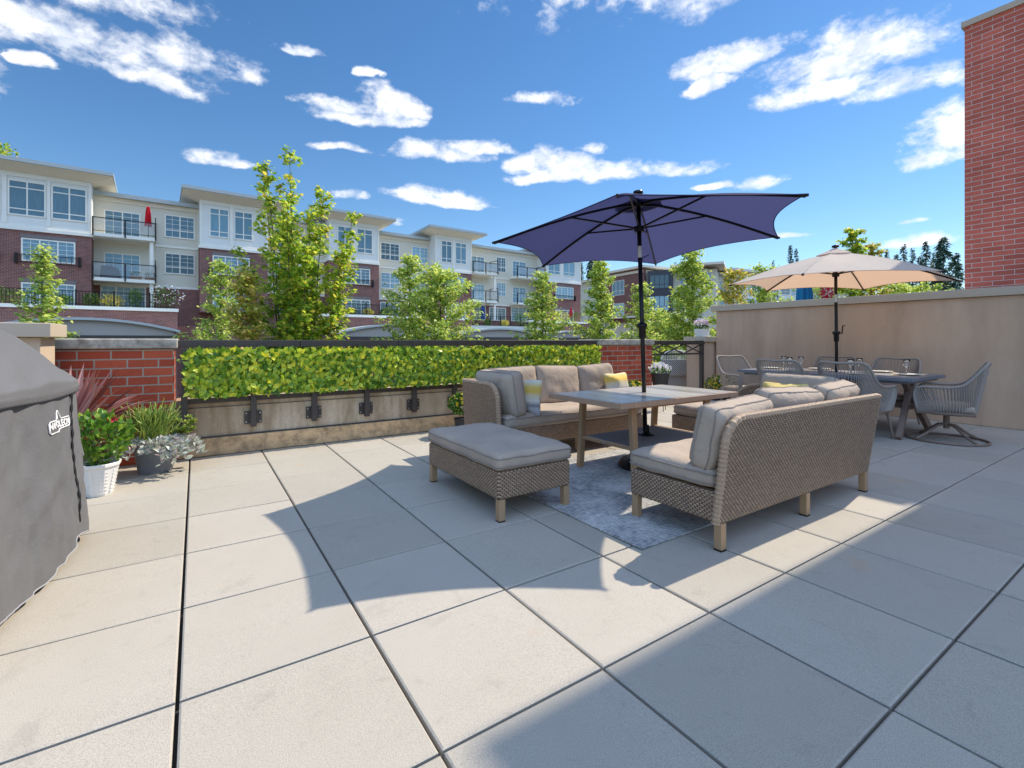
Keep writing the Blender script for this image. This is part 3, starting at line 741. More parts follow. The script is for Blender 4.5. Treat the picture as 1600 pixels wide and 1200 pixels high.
def rope_chair(kind, label, loc, rz):
    t = empty('rope_chair' if kind == 'legs' else 'swivel_chair', loc, rz, label, 'chair', 'rope-backed dining chairs round the dining table')
    # half outline of the top tube, right side from the front of the arm round to the middle of the back
    top = [(.27, .24, .40), (.285, .26, .50), (.29, .25, .575), (.30, .20, .605), (.30, .05, .60), (.295, -.08, .605), (.285, -.16, .64), (.27, -.24, .74), (.255, -.30, .83), (.225, -.325, .862), (.15, -.335, .865), (0, -.345, .855)]
    bot = [(.26, .23, .33), (.265, .20, .33), (.268, .16, .33), (.268, .10, .33), (.265, .02, .33), (.255, -.08, .33), (.235, -.17, .33), (.205, -.215, .33), (.17, -.235, .33), (.13, -.24, .33), (.08, -.245, .33), (0, -.245, .33)]
    def full(a): return [Vector(p) for p in a]+[Vector((-x, y, z)) for x, y, z in a[-2::-1]]
    def sm(P):
        for _ in range(2):
            Q = [P[0]]
            for a, b in zip(P[:-1], P[1:]): Q += [a.lerp(b, .25), a.lerp(b, .75)]
            Q.append(P[-1]); P = Q
        return P
    tp, bt = sm(full(top)), sm(full(bot))
    MB().tube([Vector((.26, .23, .33))]+tp+[Vector((-.26, .23, .33))], .0135, 8).build('frame', M_ROPE, t, smooth=True)
    st = MB(); n = 92
    def at(P, u):
        f_ = u*(len(P)-1); i = min(int(f_), len(P)-2); return P[i].lerp(P[i+1], f_-i)
    for k in range(n+1):
        u = k/n; a, b = at(tp, u), at(bt, u)
        mid = a.lerp(b, .5)*1.0; st.tube([a, mid, b], .005, 4, cap=False)
    st.build('rope_weave', M_ROPE, t)
    MB().box((-.262, -.24, .305), (.262, .245, .335)).build('seat_frame', M_WOOD, t, bevel=.008)
    cushion(t, 'seat_cushion', (.49, .46, .07), (0, .0, .375), puff=.008, wr=.004, seed=2, r=.025, pipe=False)
    if kind == 'legs':
        for sx in (-1, 1):
            MB().tube([(sx*.225, .20, .31), (sx*.265, .25, .0)], [.017, .011], 8).build('leg', M_WOOD, t)
            MB().tube([(sx*.215, -.20, .31), (sx*.255, -.27, .0)], [.017, .011], 8).build('leg', M_WOOD, t)
    else:
        MB().box((-.12, -.12, .285), (.12, .12, .304)).build('swivel_plate', M_WOOD, t)
        MB().tube([(0, 0, .13), (0, 0, .285)], .028, 10).build('swivel_post', M_WOOD, t)
        for k in range(4):
            a = pi/4+k*pi/2
            MB().tube([(0, 0, .185), (.10*cos(a), .10*sin(a), .165), (.24*cos(a), .24*sin(a), .07), (.34*cos(a), .34*sin(a), .022)], .014, 6).build('spoke', M_WOOD, t)
        MB().tube([(.345*cos(2*pi*k/36), .345*sin(2*pi*k/36), .014) for k in range(36)], .013, 6, closed=True).build('base_ring', M_WOOD, t)
    return t
c1 = rope_chair('legs', 'left grey rope chair of the pair on the near side of the dining table', (6.28, 3.10, 0), R(-88))
def again(src, label, loc, rz):
    c = copy_tree(src); c.location = loc; c.rotation_euler = (0, 0, rz); c['label'] = label; return c
again(c1, 'right grey rope chair of the near-side pair, in front of the umbrella pole', (6.28, 2.36, 0), R(-93))
again(c1, 'grey rope chair against the stucco wall behind the beige umbrella pole', (7.68, 3.24, 0), R(92))
again(c1, 'grey rope chair against the stucco wall, right of the beige umbrella pole', (7.68, 2.52, 0), R(88))
sw = rope_chair('swivel', 'swivel rope chair on round base at the near right head of dining table', (6.96, 1.74, 0), R(12))
again(c1, 'sunlit pale rope chair at the far left head of dining table beside the yellow mums', (6.86, 4.02, 0), R(162))
# table settings
pm = MB().lathe([(0, .004), (.08, .004), (.135, .014), (.137, .016), (.135, .018), (.08, .009), (0, .008)], 28)
gm = MB().lathe([(0, .0), (.034, .001), (.034, .003), (.005, .007), (.004, .075), (.012, .085), (.033, .11), (.038, .14), (.033, .185), (.031, .185), (.036, .14), (.031, .112), (.010, .089), (0, .087)], 20)
mm_ = MB().lathe([(0, 0), (.165, 0), (.165, .003), (0, .003)], 32)
M_MAT = simple('straw_placemat', (.42, .33, .22), .9, 0, .2, 80, .4, 150)
M_CHINA = simple('white_china', (.82, .81, .78), .15, 0, .02)
spots = [(-.36, -.45, 'on the near side, by the right chair of the pair'), (-.36, .28, 'on the near side, by the left chair of the pair'), (.36, -.40, 'on the wall side, right of the umbrella pole'),
         (.36, .32, 'on the wall side, behind the umbrella pole'), (-.02, -.80, 'at the near right head by the swivel chair'), (0, .80, 'at the far left head by the sunlit chair')]
for i, (dx, dy, wh) in enumerate(spots):
    for kk, (mb, nm, m, cat, ox, oy, z) in enumerate([(mm_, 'placemat', M_MAT, 'placemat', 0, 0, .6935), (pm, 'dinner_plate', M_CHINA, 'plate', 0, 0, .697), (gm, 'wine_glass', M_GLASS, 'glass', .16*(1 if dx <= 0 else -1), .17, .6935)]):
        if i == 0: o = mb.build(nm, m, smooth=(kk != 0)); spots[0] = spots[0]; globals()['P%d' % kk] = o
        else: o = globals()['P%d' % kk].copy(); col.objects.link(o)
        if abs(dy) > .7 and kk == 2: ox, oy = (.20, .07 if dy < 0 else -.07)
        o.location = (7.02+dx+ox, 2.90+dy+oy, z)
        tag(o, {'placemat': 'round straw placemat ', 'dinner_plate': 'white dinner plate ', 'wine_glass': 'clear wine glass '}[nm]+wh, cat, {'placemat': 'placemats on the dining table', 'dinner_plate': 'plates on the dining table', 'wine_glass': 'wine glasses on the dining table'}[nm])

# ---------------------------------------------------------------- covered grill
gr = empty('grill_cover', (-.985, 2.86, 0), R(-9), 'grill under a grey fabric cover with white badge at the left edge', 'covered grill')
M_COVER = fabric('grey_cover_cloth', (.15, .15, .156), var=.12, bump=.35, rough=.7, big=2)
def ring(hx, hy, z, n=120, r=.09):
    P = []
    per = []
    segs = [((hx-r, -hy), (hx, -hy+r)), ]
    for k in range(n):
        a = 2*pi*(k+.5)/n; ca, sa = cos(a), sin(a)
        e = 7; s_ = 1/((abs(ca)**e+abs(sa)**e)**(1/e)); P.append(Vector((hx*ca*s_, hy*sa*s_, z)))
    return P
def disp(p, z, amp):
    along = p.y*5 if abs(p.x)/.37 > abs(p.y)/.76 else p.x*5
    f_ = noise.noise(Vector((along*1.1, z*.9+3, .5)))+.55*(1-abs(noise.noise(Vector((along*1.9+z*.8, z*.35, 11))))*4)*max(0, .75-z)+.35*noise.noise(Vector((along*2.2+z*1.4, z*1.3, 4)))+.45*noise.noise(Vector((along*2.0-z*6, z*5+along, 7)))+.10*abs(noise.noise(Vector((along*4+z*8, z*7-along*2, 2))))
    n_ = Vector((p.x/.37, p.y/.76, 0)).normalized(); return p+n_*f_*amp*(.25+.75*min(1, z*2.2))
def lerpp(prof, z):
    for (z0, a0, b0), (z1, a1, b1) in zip(prof[:-1], prof[1:]):
        if z <= z1: k = (z-z0)/(z1-z0); return a0+(a1-a0)*k, b0+(b1-b0)*k
    return prof[-1][1:]
prof = [(.0, .41, .83), (.45, .385, .79), (.845, .362, .762)]
def surf_x(y, z): return disp(Vector((lerpp(prof, z)[0], y, z)), z, .034*(1-(z/.95))+.014).x
mb = MB(); n = 260; rows = []; NZ = 60
hem = []
for i in range(NZ+1):
    row = []
    for q in ring(1, 1, 0, n):
        ang = math.atan2(q.y, q.x)
        zh = .035+.035*(noise.noise(Vector((q.x*2.5, q.y*2.5, 9)))+.3)+.07*max(0, 1-abs((q.y-.62)/.25))*(q.x > 0)
        z = zh+(.845-zh)*i/NZ; hx, hy = lerpp(prof, z)
        row.append(disp(Vector((q.x*hx, q.y*hy, z)), z, .034*(1-(z/.95))+.014))
    rows.append(row)
mb.add([p for r_ in rows for p in r_], [(i*n+k, i*n+(k+1) % n, (i+1)*n+(k+1) % n, (i+1)*n+k) for i in range(NZ) for k in range(n)])
gb = mb.build('cover_skirt', M_COVER, gr, smooth=True)
hm = MB().tube(rows[0], .004, 5, closed=True); hm.build('hem', simple('grey_binding', (.3, .3, .31), .7), gb)
mb = MB(); rows = []
prof2 = [(.835, .374, .772), (.86, .378, .775), (.905, .372, .768), (.925, .352, .75), (1.0, .30, .675), (1.09, .238, .59), (1.165, .188, .515), (1.185, .16, .485), (1.192, .08, .3), (1.188, .001, .01)]
zs = []
for (z0, a0, b0), (z1, a1, b1) in zip(prof2[:-1], prof2[1:]):
    for k in range(5): zs.append((z0+(z1-z0)*k/5, a0+(a1-a0)*k/5, b0+(b1-b0)*k/5))
zs.append(prof2[-1])
for z, hx, hy in zs:
    row = []
    for q in ring(1, 1, 0, n):
        p = Vector((q.x*hx-.05*(z > .9)*(z-.9)/.3, q.y*hy, z))
        f_ = noise.noise(Vector((p.x*3, p.y*3, z*4)))*.03+noise.noise(Vector((p.x*9+p.y*5, p.y*6, z*9)))*.016-.012*abs(noise.noise(Vector((p.x*7, p.y*7-z*5, 1))))
        p.z += f_*min(1, max(0, (z-.86)*14)); p.z += -.012*noise.noise(Vector((q.x*1.2, q.y*1.6, 2)))*(z < .87); row.append(p)
    rows.append(row)
mb.add([p for r_ in rows for p in r_], [(i*n+k, i*n+(k+1) % n, (i+1)*n+(k+1) % n, (i+1)*n+k) for i in range(len(rows)-1) for k in range(n)])
gl = mb.build('cover_lid', M_COVER, gr, smooth=True)
MB().tube([p*1.002 for p in rows[0]], .004, 5, closed=True).build('seam', simple('dark_seam', (.03, .03, .035), .7), gl)
sm_ = []
for i in range(40):
    z = .84-.68*i/39; yy = .52+.012*sin(z*17)+.02*noise.noise(Vector((z*3, 0, 0))); hx, hy = lerpp(prof, z)
    sm_.append(disp(Vector((hx, yy, z)), z, .034*(1-z/.95)+.014)+Vector((.004, 0, 0)))
MB().tube(sm_, [.005+.002*sin(i*1.7) for i in range(40)], 5).build('zip_seam', simple('dark_zip', (.02, .02, .022), .6), gb)
# badge: outlined plate with a flame above the name
M_BADGE = simple('white_embroidery', (.85, .84, .84), .7, 0, .03)
bd = empty('badge', (0, .37, .70), 0); bd.rotation_euler = (R(90), 0, R(90)); reg(bd, gr); BS = .72
def onto(x, y, lift=.004): return (x*BS, y*BS, surf_x(.37+x*BS, .70+y*BS)+lift)
out = [(-.155, -.035), (-.145, -.05), (.06, -.05)]
out = [(-.15, -.046), (-.165, -.03), (-.165, .018), (-.15, .034), (-.065, .034), (-.055, .075), (-.02, .095), (.015, .08), (.035, .052), (.04, .034), (.15, .034), (.165, .018), (.165, -.014), (.15, -.03), (-.01, -.03), (-.03, -.046)]
MB().tube([onto(x, y) for x, y in out], .0028, 6, closed=True).build('badge_outline', M_BADGE, bd)
MB().add([onto(x, y) for x, y in [(-.03, .036), (-.042, .055), (-.025, .072), (-.018, .085), (-.004, .065), (.004, .048), (-.006, .036)]], [tuple(range(7))]).build('badge_flame', M_BADGE, bd)
tc = bpy.data.curves.new('badge_name', 'FONT'); tc.body = 'NAPOLEON'; tc.size = .062; tc.align_x = 'CENTER'; tc.align_y = 'CENTER'; tc.extrude = .001; tc.offset = .0012
to = bpy.data.objects.new('tmp', tc); col.objects.link(to); bpy.context.view_layer.update()
me = bpy.data.meshes.new_from_object(to.evaluated_get(bpy.context.evaluated_depsgraph_get())); col.objects.unlink(to)
me.materials.clear(); me.materials.append(M_BADGE); nm_ = bpy.data.objects.new('badge_name', me); col.objects.link(nm_); reg(nm_, bd)
for v_ in me.vertices: v_.co = onto(v_.co.x*.98, v_.co.y, .003+v_.co.z)

# ---------------------------------------------------------------- potted plants
GREEN = [(0, (.03, .085, .012)), (.5, (.07, .17, .02)), (1, (.16, .28, .035))]
M_LGREEN = leafmat('bright_green_leaf', [(0, (.06, .16, .02)), (.6, (.15, .32, .03)), (1, (.33, .45, .05))], .35, .4)
M_DGREEN = leafmat('mid_green_leaf', GREEN, .45, .3)
M_PURP = leafmat('cordyline_leaf', [(0, (.14, .035, .03)), (.45, (.30, .10, .08)), (.8, (.50, .24, .23)), (1, (.62, .38, .36))], .35, .3)
M_SILV = leafmat('silver_leaf', [(0, (.32, .38, .30)), (.6, (.58, .60, .52)), (1, (.62, .48, .50))], .6, .2)
M_PENC = leafmat('pencil_stem', [(0, (.12, .24, .05)), (.6, (.32, .44, .08)), (1, (.58, .58, .12))], .5, .2)
M_ROS = leafmat('rosette_leaf', [(0, (.18, .28, .05)), (.6, (.34, .42, .08)), (1, (.50, .50, .12))], .4, .25)
M_MUMY = leafmat('mum_petal', [(0, (.62, .42, .01)), (.6, (.80, .60, .02)), (1, (.85, .70, .05))], .6, .2)
M_MUMC = leafmat('cream_petal', [(0, (.62, .58, .40)), (1, (.75, .70, .55))], .6, .2)
M_PINK = leafmat('pale_petal', [(0, (.75, .55, .62)), (.5, (.80, .74, .76)), (1, (.55, .35, .62))], .6, .3)
M_WPET = leafmat('white_petal', [(0, (.8, .8, .76)), (.8, (.82, .80, .80)), (1, (.5, .3, .6))], .6, .3)
M_RED = simple('red_petal', (.55, .02, .04), .5)
def bush(mb, c, rad, n, L, rs, up=.4, shape=LEAF, wd=1, shell=.55, flat=1):
    for _ in range(n):
        v = Vector((rs.gauss(0, 1), rs.gauss(0, 1), rs.gauss(0, 1))).normalized(); r_ = shell+(1-shell)*rs.random()**.6
        p = Vector((c[0]+v.x*rad[0]*r_, c[1]+v.y*rad[1]*r_, c[2]+v.z*rad[2]*r_))
        d = (v+Vector((rs.uniform(-.8, .8), rs.uniform(-.8, .8), rs.uniform(-.5, .9)+up))); leaf(mb, p, d, (v+rv()*.7), L*rs.uniform(.6, 1.25), wd, shape)
rs = random.Random(21)
# white pot with hibiscus
pt_ = empty('potted_hibiscus', (-.58, 4.50, 0), 0, 'white textured pot of bright green hibiscus with one red flower beside the covered grill', 'potted plant')
mb = MB().lathe([(.078, 0), (.082, .01), (.118, .205), (.128, .207), (.130, .232), (.119, .234), (.112, .20), (0, .2)], 8, sq=0); po = mb.build('pot', M_PLAST, pt_, rot=(0, 0, R(22)), bevel=.004)
rb = MB()
for k in range(8):
    for j in range(7):
        a = 2*pi*k/8+R(22+22.5); z = .03+j*.025; r_ = (.082+.036*z/.205)*.935
        for sgn in (-1, 1):
            cx, cy = r_*cos(a), r_*sin(a); tx, ty = -sin(a), cos(a)
            rb.bar((cx-tx*.022, cy-ty*.022, z+.004*sgn), (cx+tx*.022, cy+ty*.022, z+.012*sgn), .004)
rb.build('pot_relief', M_PLAST, po)
MB().lathe([(0, 0), (.108, 0)], 16, (0, 0, .205)).build('soil', M_SOIL, pt_)
mb = MB(); bush(mb, (0, .0, .41), (.19, .17, .19), 620, .045, rs, .2, wd=1.25, shell=.3); mb.build('foliage', M_LGREEN, pt_)
st = MB()
for k in range(14):
    a = rs.uniform(0, 6.28); st.tube([(0, 0, .2), (.05*cos(a), .05*sin(a), .33), (.13*cos(a), .13*sin(a), .46)], .003, 5)
st.build('stems', M_BARK, pt_)
fw = MB()
for k in range(5):
    a = 2*pi*k/5; leaf(fw, (.07, .0, .53), (cos(a), sin(a)*.4-.5, .5*sin(a)), Vector((.3, -1, .5)), .042, 1.3)
fw.build('flower', M_RED, pt_)
# cordyline
cd = empty('potted_cordyline', (-.80, 4.86, 0), 0, 'purple-red cordyline with long arching strap leaves in front of the brick pier', 'potted plant')
MB().lathe([(.11, 0), (.15, .30), (.155, .30), (.14, .28), (0, .28)], 20).build('pot', M_POTD, cd, smooth=False)
mb = MB()
for k in range(50):
    a = rs.uniform(-.9, .8) if k % 3 else rs.uniform(0, 6.28); tilt = rs.uniform(.12, 1.0); L = rs.uniform(.42, .70); wd = rs.uniform(.013, .025); droop = rs.uniform(.1, .9)*tilt
    p = Vector((0, 0, .30)); d = Vector((sin(tilt)*cos(a), sin(tilt)*sin(a), cos(tilt))); vs = []; N = 12
    for i in range(N+1):
        t_ = i/N; w_ = wd*(.35+1.3*sin(pi*min(1, t_*.9+.1))**.8)*(1-t_**4); x = d.cross(Vector((0, 0, 1))).normalized(); nn = x.cross(d)
        vs += [p-x*w_+nn*w_*.5, p, p+x*w_+nn*w_*.5]; p = p+d*(L/N); d = (d+Vector((0, 0, -droop*.12*t_*2))).normalized()
    mb.add(vs, [(3*i+j, 3*i+j+1, 3*i+j+4, 3*i+j+3) for i in range(N) for j in (0, 1)])
mb.build('leaves', M_PURP, cd, smooth=True)
# grey pot of succulents
sc_ = empty('succulent_pot', (-.285, 5.03, 0), 0, 'blue-grey pot of pencil cactus and trailing silver succulents at left end of the parapet', 'potted plant')
MB().lathe([(.115, 0), (.12, .01), (.155, .245), (.165, .25), (.168, .275), (.155, .275), (.145, .24), (0, .24)], 28).build('pot', M_POTG, sc_, smooth=True)
mb = MB()
for k in range(520):
    a = rs.uniform(0, 6.28); r_ = rs.uniform(0, .17); z = .26+rs.random()*.2; p = Vector((r_*cos(a)-.03, r_*sin(a), z))
    d = Vector((cos(a+rs.uniform(-1, 1))*rs.uniform(.1, 1.5), sin(a+rs.uniform(-1, 1))*rs.uniform(.1, 1.5), 1.0)).normalized(); L = rs.uniform(.06, .15)
    mb.tube([p, p+d*L*.5, p+d*L+Vector((0, 0, .015))], [.0042, .004, .0022], 4)
mb.build('pencil_cactus', M_PENC, sc_)
mb = MB()
for k in range(16):
    a = rs.uniform(-1.3, 1.0); c = Vector((.14+.13*rs.random(), .10*sin(a)-.02, .30+.15*rs.random()))
    for j in range(16):
        b_ = 2*pi*j*.382; e = .25+.75*(j/16); d = Vector((cos(b_)*e, sin(b_)*e, 1.15-e)); leaf(mb, c, d, Vector((0, 0, 1)), .055*(.5+.5*e), .8, fold=-.2)
mb.build('rosettes', M_ROS, sc_)
mb = MB(); sm2 = MB()
for k in range(26):
    a = rs.uniform(-2.7, .15); L = rs.uniform(.12, .30); p = Vector((.13*cos(a), .13*sin(a), .27)); d = Vector((cos(a), sin(a), .25)).normalized(); P = [p.copy()]
    for i in range(9):
        p = p+d*L/9; d = (d+Vector((0, 0, -.24))).normalized(); P.append(p.copy())
        for q in range(3): leaf(mb, p, Vector((rs.uniform(-1, 1), rs.uniform(-1, .4), rs.uniform(-.2, .9))), rv(), rs.uniform(.04, .07), .8, fold=-.15)
    sm2.tube(P, .0035, 5)
mb.build('trailing_leaves', M_SILV, sc_); sm2.build('trailing_stems', simple('pale_stem', (.38, .30, .28), .7), sc_)
# chrysanthemums
def mum(loc, r, label, n=90, pot=True, mixc=.15, zc=None):
    t = empty('potted_chrysanthemum', loc, 0, label, 'potted plant', 'yellow chrysanthemums in pots'); zc = zc or .30
    MB().lathe([(r*.5, 0), (r*.66, .2), (r*.7, .2), (r*.6, .18), (0, .18)], 20).build('pot', M_POTD, t)
    mb = MB(); bush(mb, (0, 0, zc), (r, r, r*.72), 700, .04, rs, .1, wd=1.1, shell=.5); mb.build('foliage', M_DGREEN, t)
    fl_, fc = MB(), MB()
    for k in range(n):
        v = Vector((rs.gauss(0, 1), rs.gauss(0, 1), abs(rs.gauss(0, 1))*.9-.1)).normalized(); p = Vector((v.x*r*1.04, v.y*r*1.04, zc+v.z*r*.76))
        tgt = fc if rs.random() < mixc else fl_; x = v.orthogonal().normalized(); y = v.cross(x); R_ = rs.uniform(.014, .026)
        for q in range(9):
            a = 2*pi*q/9; leaf(tgt, p, x*cos(a)+y*sin(a)+v*.25, v, R_, .9)
        for q in range(6):
            a = 2*pi*q/6+.3; leaf(tgt, p+v*.003, x*cos(a)+y*sin(a)+v*.9, v, R_*.7, .9)
    fl_.build('flowers', M_MUMY, t); fc.build('cream_flowers', M_MUMC, t)
mum((2.60, 4.95, 0), .16, 'yellow chrysanthemum in pot between the parapet and left end of the far sofa', 80, zc=.37)
mum((5.56, 5.02, 0), .17, 'yellow chrysanthemum in pot at foot of the brick pier behind the coffee table', 130, zc=.36)
mum((7.98, 5.12, 0), .28, 'large round yellow chrysanthemum in pot beside the taupe pillar', 170, mixc=.25, zc=.27)
# flower box on pillar
fb = empty('flower_box', (8.33, 5.76, 1.181), 0, 'white box of pale pink flowers on top of the taupe pillar', 'planter')
MB().prism([(-.10, 0), (.10, 0), (.135, .15), (-.135, .15)], -.09, .09).build('box', M_PLAST, fb, bevel=.006)
mb = MB(); bush(mb, (0, 0, .18), (.13, .10, .05), 120, .05, rs, .6); mb.build('foliage', M_DGREEN, fb)
mb = MB(); bush(mb, (0, 0, .26), (.15, .12, .075), 170, .042, rs, .4, wd=1.5, shell=.4); mb.build('flowers', M_PINK, fb)
# dark pot of petunias on a stand
pp = empty('petunia_pot', (6.12, 4.98, 0), 0, 'charcoal pot of white and purple petunias on thin stand by the brick pier', 'planter')
MB().lathe([(.11, .36), (.14, .59), (.148, .595), (.13, .57), (0, .57)], 24).build('pot', M_POTD, pp, smooth=True)
s_ = MB()
for k in range(3):
    a = k*2.1; s_.tube([(.10*cos(a), .10*sin(a), .36), (.13*cos(a), .13*sin(a), 0)], .006, 6)
s_.build('stand', M_BLACK, pp)
mb = MB(); bush(mb, (0, 0, .61), (.15, .15, .05), 200, .045, rs, .5); mb.build('foliage', M_DGREEN, pp)
mb = MB(); bush(mb, (0, 0, .655), (.17, .16, .08), 230, .04, rs, .4, wd=1.5); mb.build('flowers', M_WPET, pp)
# white wicker armchair
tag(MB().box((6.5, 6.101, -.4), (13, 10, -.03)).build('neighbour_terrace', M_CONC), kind='structure')
ac = empty('garden_armchair', (8.50, 6.62, -.03), R(-36), 'white wicker armchair with ribbed round back beyond the crossed-brace railing', 'chair')
def latticem():
    m, t, b = mat('white_wicker'); x, y, z = t.xyz(t.coord())
    h = t.math('MULTIPLY', t.math('SINE', t.math('MULTIPLY', t.math('ADD', x, y), 150)), t.math('SINE', t.math('MULTIPLY', z, 150)))
    t.sock(b, 'Base Color', t.mix(t.ramp(h, [(.35, (0, 0, 0)), (.6, (1, 1, 1))]), (.20, .19, .18), (.72, .68, .63))); t.sock(b, 'Roughness', .7); return m
M_LAT = latticem()
MB().box((-.30, -.26, .04), (.30, .28, .42)).build('woven_body', M_LAT, ac, bevel=.02)
for sx in (-1, 1): MB().box((sx*.27-.04, -.26, .42), (sx*.27+.04, .24, .62)).build('arm', M_LAT, ac, bevel=.02)
MB().box((-.29, -.32, .40), (.29, -.27, .74)).build('back_panel', M_LAT, ac, bevel=.015)
arc = [Vector((.29*cos(a), -.30, .74+.19*sin(a))) for a in np.linspace(0, pi, 17)]
rbm = MB().tube(arc, .016, 8)
for k in range(17):
    x = -.27+.54*k/16; rbm.tube([(x, -.30, .72), (x, -.30, .74+.19*math.sqrt(max(0, 1-(x/.29)**2)))], .006, 6)
rbm.build('back_ribs', M_WHITE, ac)

# ---------------------------------------------------------------- trees
M_MAPLE = leafmat('maple_leaf', [(0, (.12, .26, .02)), (.4, (.36, .54, .05)), (.75, (.70, .76, .09)), (1, (.85, .62, .10))], .4, .6)
M_MAPLE2 = leafmat('young_maple_leaf', [(0, (.18, .32, .06)), (.5, (.50, .64, .12)), (1, (.82, .80, .18))], .45, .45)
M_RUST = leafmat('rusty_maple_leaf', [(0, (.32, .40, .05)), (.55, (.66, .64, .11)), (1, (.82, .50, .18))], .45, .45)
M_FIR = leafmat('fir_needles', [(0, (.05, .10, .07)), (.6, (.09, .16, .10)), (1, (.14, .22, .12))], .7, .1)
DENS = 2.6
def maple(px, d, ztop, label, rad=.8, n=1500, L=.11, m=M_MAPLE2, z0=-3.4, leaders=None, cone=.3, crown=.75, seed=1, shape=LEAF, spread=0, name='maple_tree', cat='tree', group='young maples beyond the parapet'):
    rs = random.Random(seed); x, y = c2w((px-800)/F*d, d); rad *= 1.0 if leaders else 1.3
    t = empty(name, (x, y, z0), 0, label, cat, group); Ht = ztop-z0; zc = Ht*(1-crown) if leaders else max(Ht*(1-crown), 3.3)
    tips = leaders or [(0, 0, Ht)]
    tr = MB(); tr.tube([(0, 0, 0), (.02, 0, zc*.6), (0, 0, zc)], [.05+rad*.03, .04+rad*.02, .03+rad*.02], 8); branches = []
    for (tx, ty, tz) in tips:
        P = []
        for i in range(9):
            k = i/8; P.append(Vector((tx*k**.7+.04*noise.noise(Vector((seed, i*.6, tx))), ty*k**.7, zc*.92+(tz-zc*.92)*k)))
        r0 = .022+rad*.014; tr.tube(P, [r0*(1-.85*i/8) for i in range(9)], 6); branches.append(P)
    lf = MB(); tot = sum(max(.5, tz-zc) for _, _, tz in tips)
    for P, (tx, ty, tz) in zip(branches, tips):
        nb = int(34*(tz-zc)/tot*max(1, len(tips)*.7))+12
        for b in range(nb):
            k = (b+rs.random())/nb; f_ = k*8; i = min(7, int(f_)); o = P[i].lerp(P[i+1], f_-i); a = b*2.4+rs.random()
            ext = rad*((1-k)**.75*(1-cone)+cone*(1-k)**.3+.13)*rs.uniform(.55, 1.1)*(1 if k > .08 else .7)/(1 if len(tips) == 1 else 1.35)
            e = o+Vector((cos(a)*ext, sin(a)*ext, ext*rs.uniform(.25, .8)))
            mid = o.lerp(e, .5)+Vector((0, 0, -.05*ext)); tr.tube([o, mid, e], [.012, .008, .004], 4, cap=False)
            nl = int(DENS*n/len(tips)/nb*(.45+ext/rad)*1.15)
            for q in range(nl):
                u = rs.random()**.75; p = o.lerp(e, u)+Vector((rs.gauss(0, .10), rs.gauss(0, .10), rs.gauss(0, .07)))*(.5+rad*.35)
                leaf(lf, p, Vector((rs.uniform(-1, 1), rs.uniform(-1, 1), rs.uniform(-.7, .3))), Vector((rs.uniform(-.4, 1.1), rs.uniform(-.7, .5), .9)), L*rs.uniform(.6, 1.25), 1.1, shape)
    tr.build('trunk', M_BARK, t, smooth=True); lf.build('crown', m, t); return t
def zat(py, d): return H+(HZ-py)/F*d
D = 14.0
def ld(px, py, d=D, cx=468, dy=0): return ((px-cx)/F*d, dy, zat(py, d)+3.4)
# the leaders fan out across the sight line
def fan(lst, cx, d=D):
    out = []
    for px, py, dep in lst:
        r = (px-cx)/F*d; X, Y = r*_c+dep*_s, -r*_s+dep*_c; out.append((X, Y, zat(py, d)+3.4))
    return out
maple(468, D, zat(228, D), 'tall multi-stemmed maple with orange-tinged tips rising over the hedge panel', rad=1.0, n=9500, L=.13, m=M_MAPLE, leaders=fan([(452, 232, 0), (402, 246, .3), (428, 262, -.4), (486, 285, .5), (512, 306, -.3), (548, 328, .2), (470, 330, -.9), (430, 350, .9), (520, 380, 1.0), (395, 400, -.6), (500, 400, -1.0), (440, 300, .6), (415, 330, .9), (500, 345, -.7), (455, 370, 1.2), (540, 390, -.3)], 468), crown=.92, cone=.25, seed=4, shape=MAPLE, group='maples beyond the parapet')
maple(385, 12.6, zat(425, 12.6), 'small rusty-tipped maple sapling at left foot of the tall maple', rad=.5, n=900, L=.11, m=M_RUST, seed=8, shape=MAPLE, cone=.7, crown=.6)
maple(66, 11.5, zat(388, 11.5), 'slender yellow-green maple above the stucco pier and covered grill', rad=0.55, n=900, L=.095, seed=9, shape=MAPLE, cone=.05, crown=.72)
maple(344, 16.5, zat(408, 16.5), 'narrow pale green maple left of the tall maple', rad=.85, n=1200, L=.12, seed=10, cone=.1, crown=.7)
maple(640, 17.0, zat(403, 17), 'pale maple with thin spire, left one of the touching pair in front of the apartments', rad=1.1, n=1500, L=.125, seed=11, cone=.15, crown=.72)
maple(688, 16.0, zat(424, 16), 'fuller yellow-green maple, right one of the touching pair', rad=1.25, n=2200, L=.125, seed=12, cone=.5, crown=.68, m=M_MAPLE2)
maple(848, 19.0, zat(428, 19), 'narrow green maple just right of the double street lamp', rad=1.0, n=1500, L=.13, seed=13, cone=.1, crown=.7)
maple(938, 19.0, zat(410, 19), 'narrow green maple in front of the cream wing of the far building', rad=.95, n=1800, L=.13, seed=14, cone=.05, crown=.7)
maple(1004, 21.0, zat(444, 21), 'pale sparse maple directly behind the navy umbrella pole', rad=.95, n=1200, L=.13, seed=15, cone=.15, crown=.7)
maple(1082, 19.0, zat(396, 19), 'tall golden-green maple in front of the far building, left of the stucco wall', rad=1.1, n=2500, L=.13, seed=16, cone=.2, crown=.74, m=M_MAPLE2)
maple(1040, 24.0, zat(492, 24), 'low bushy green maple between the umbrella pole and the golden maple', rad=1.3, n=1700, L=.14, seed=17, cone=.7, crown=.55)
maple(1146, 22.0, zat(424, 22), 'yellowing maple showing over the left end of the stucco wall', rad=1.0, n=1500, L=.13, seed=18, cone=.4, crown=.6, m=M_RUST)
maple(1192, 24.0, zat(420, 24), 'green maple showing under the left edge of the beige umbrella', rad=1.4, n=1800, L=.14, seed=19, cone=.3, crown=.6)
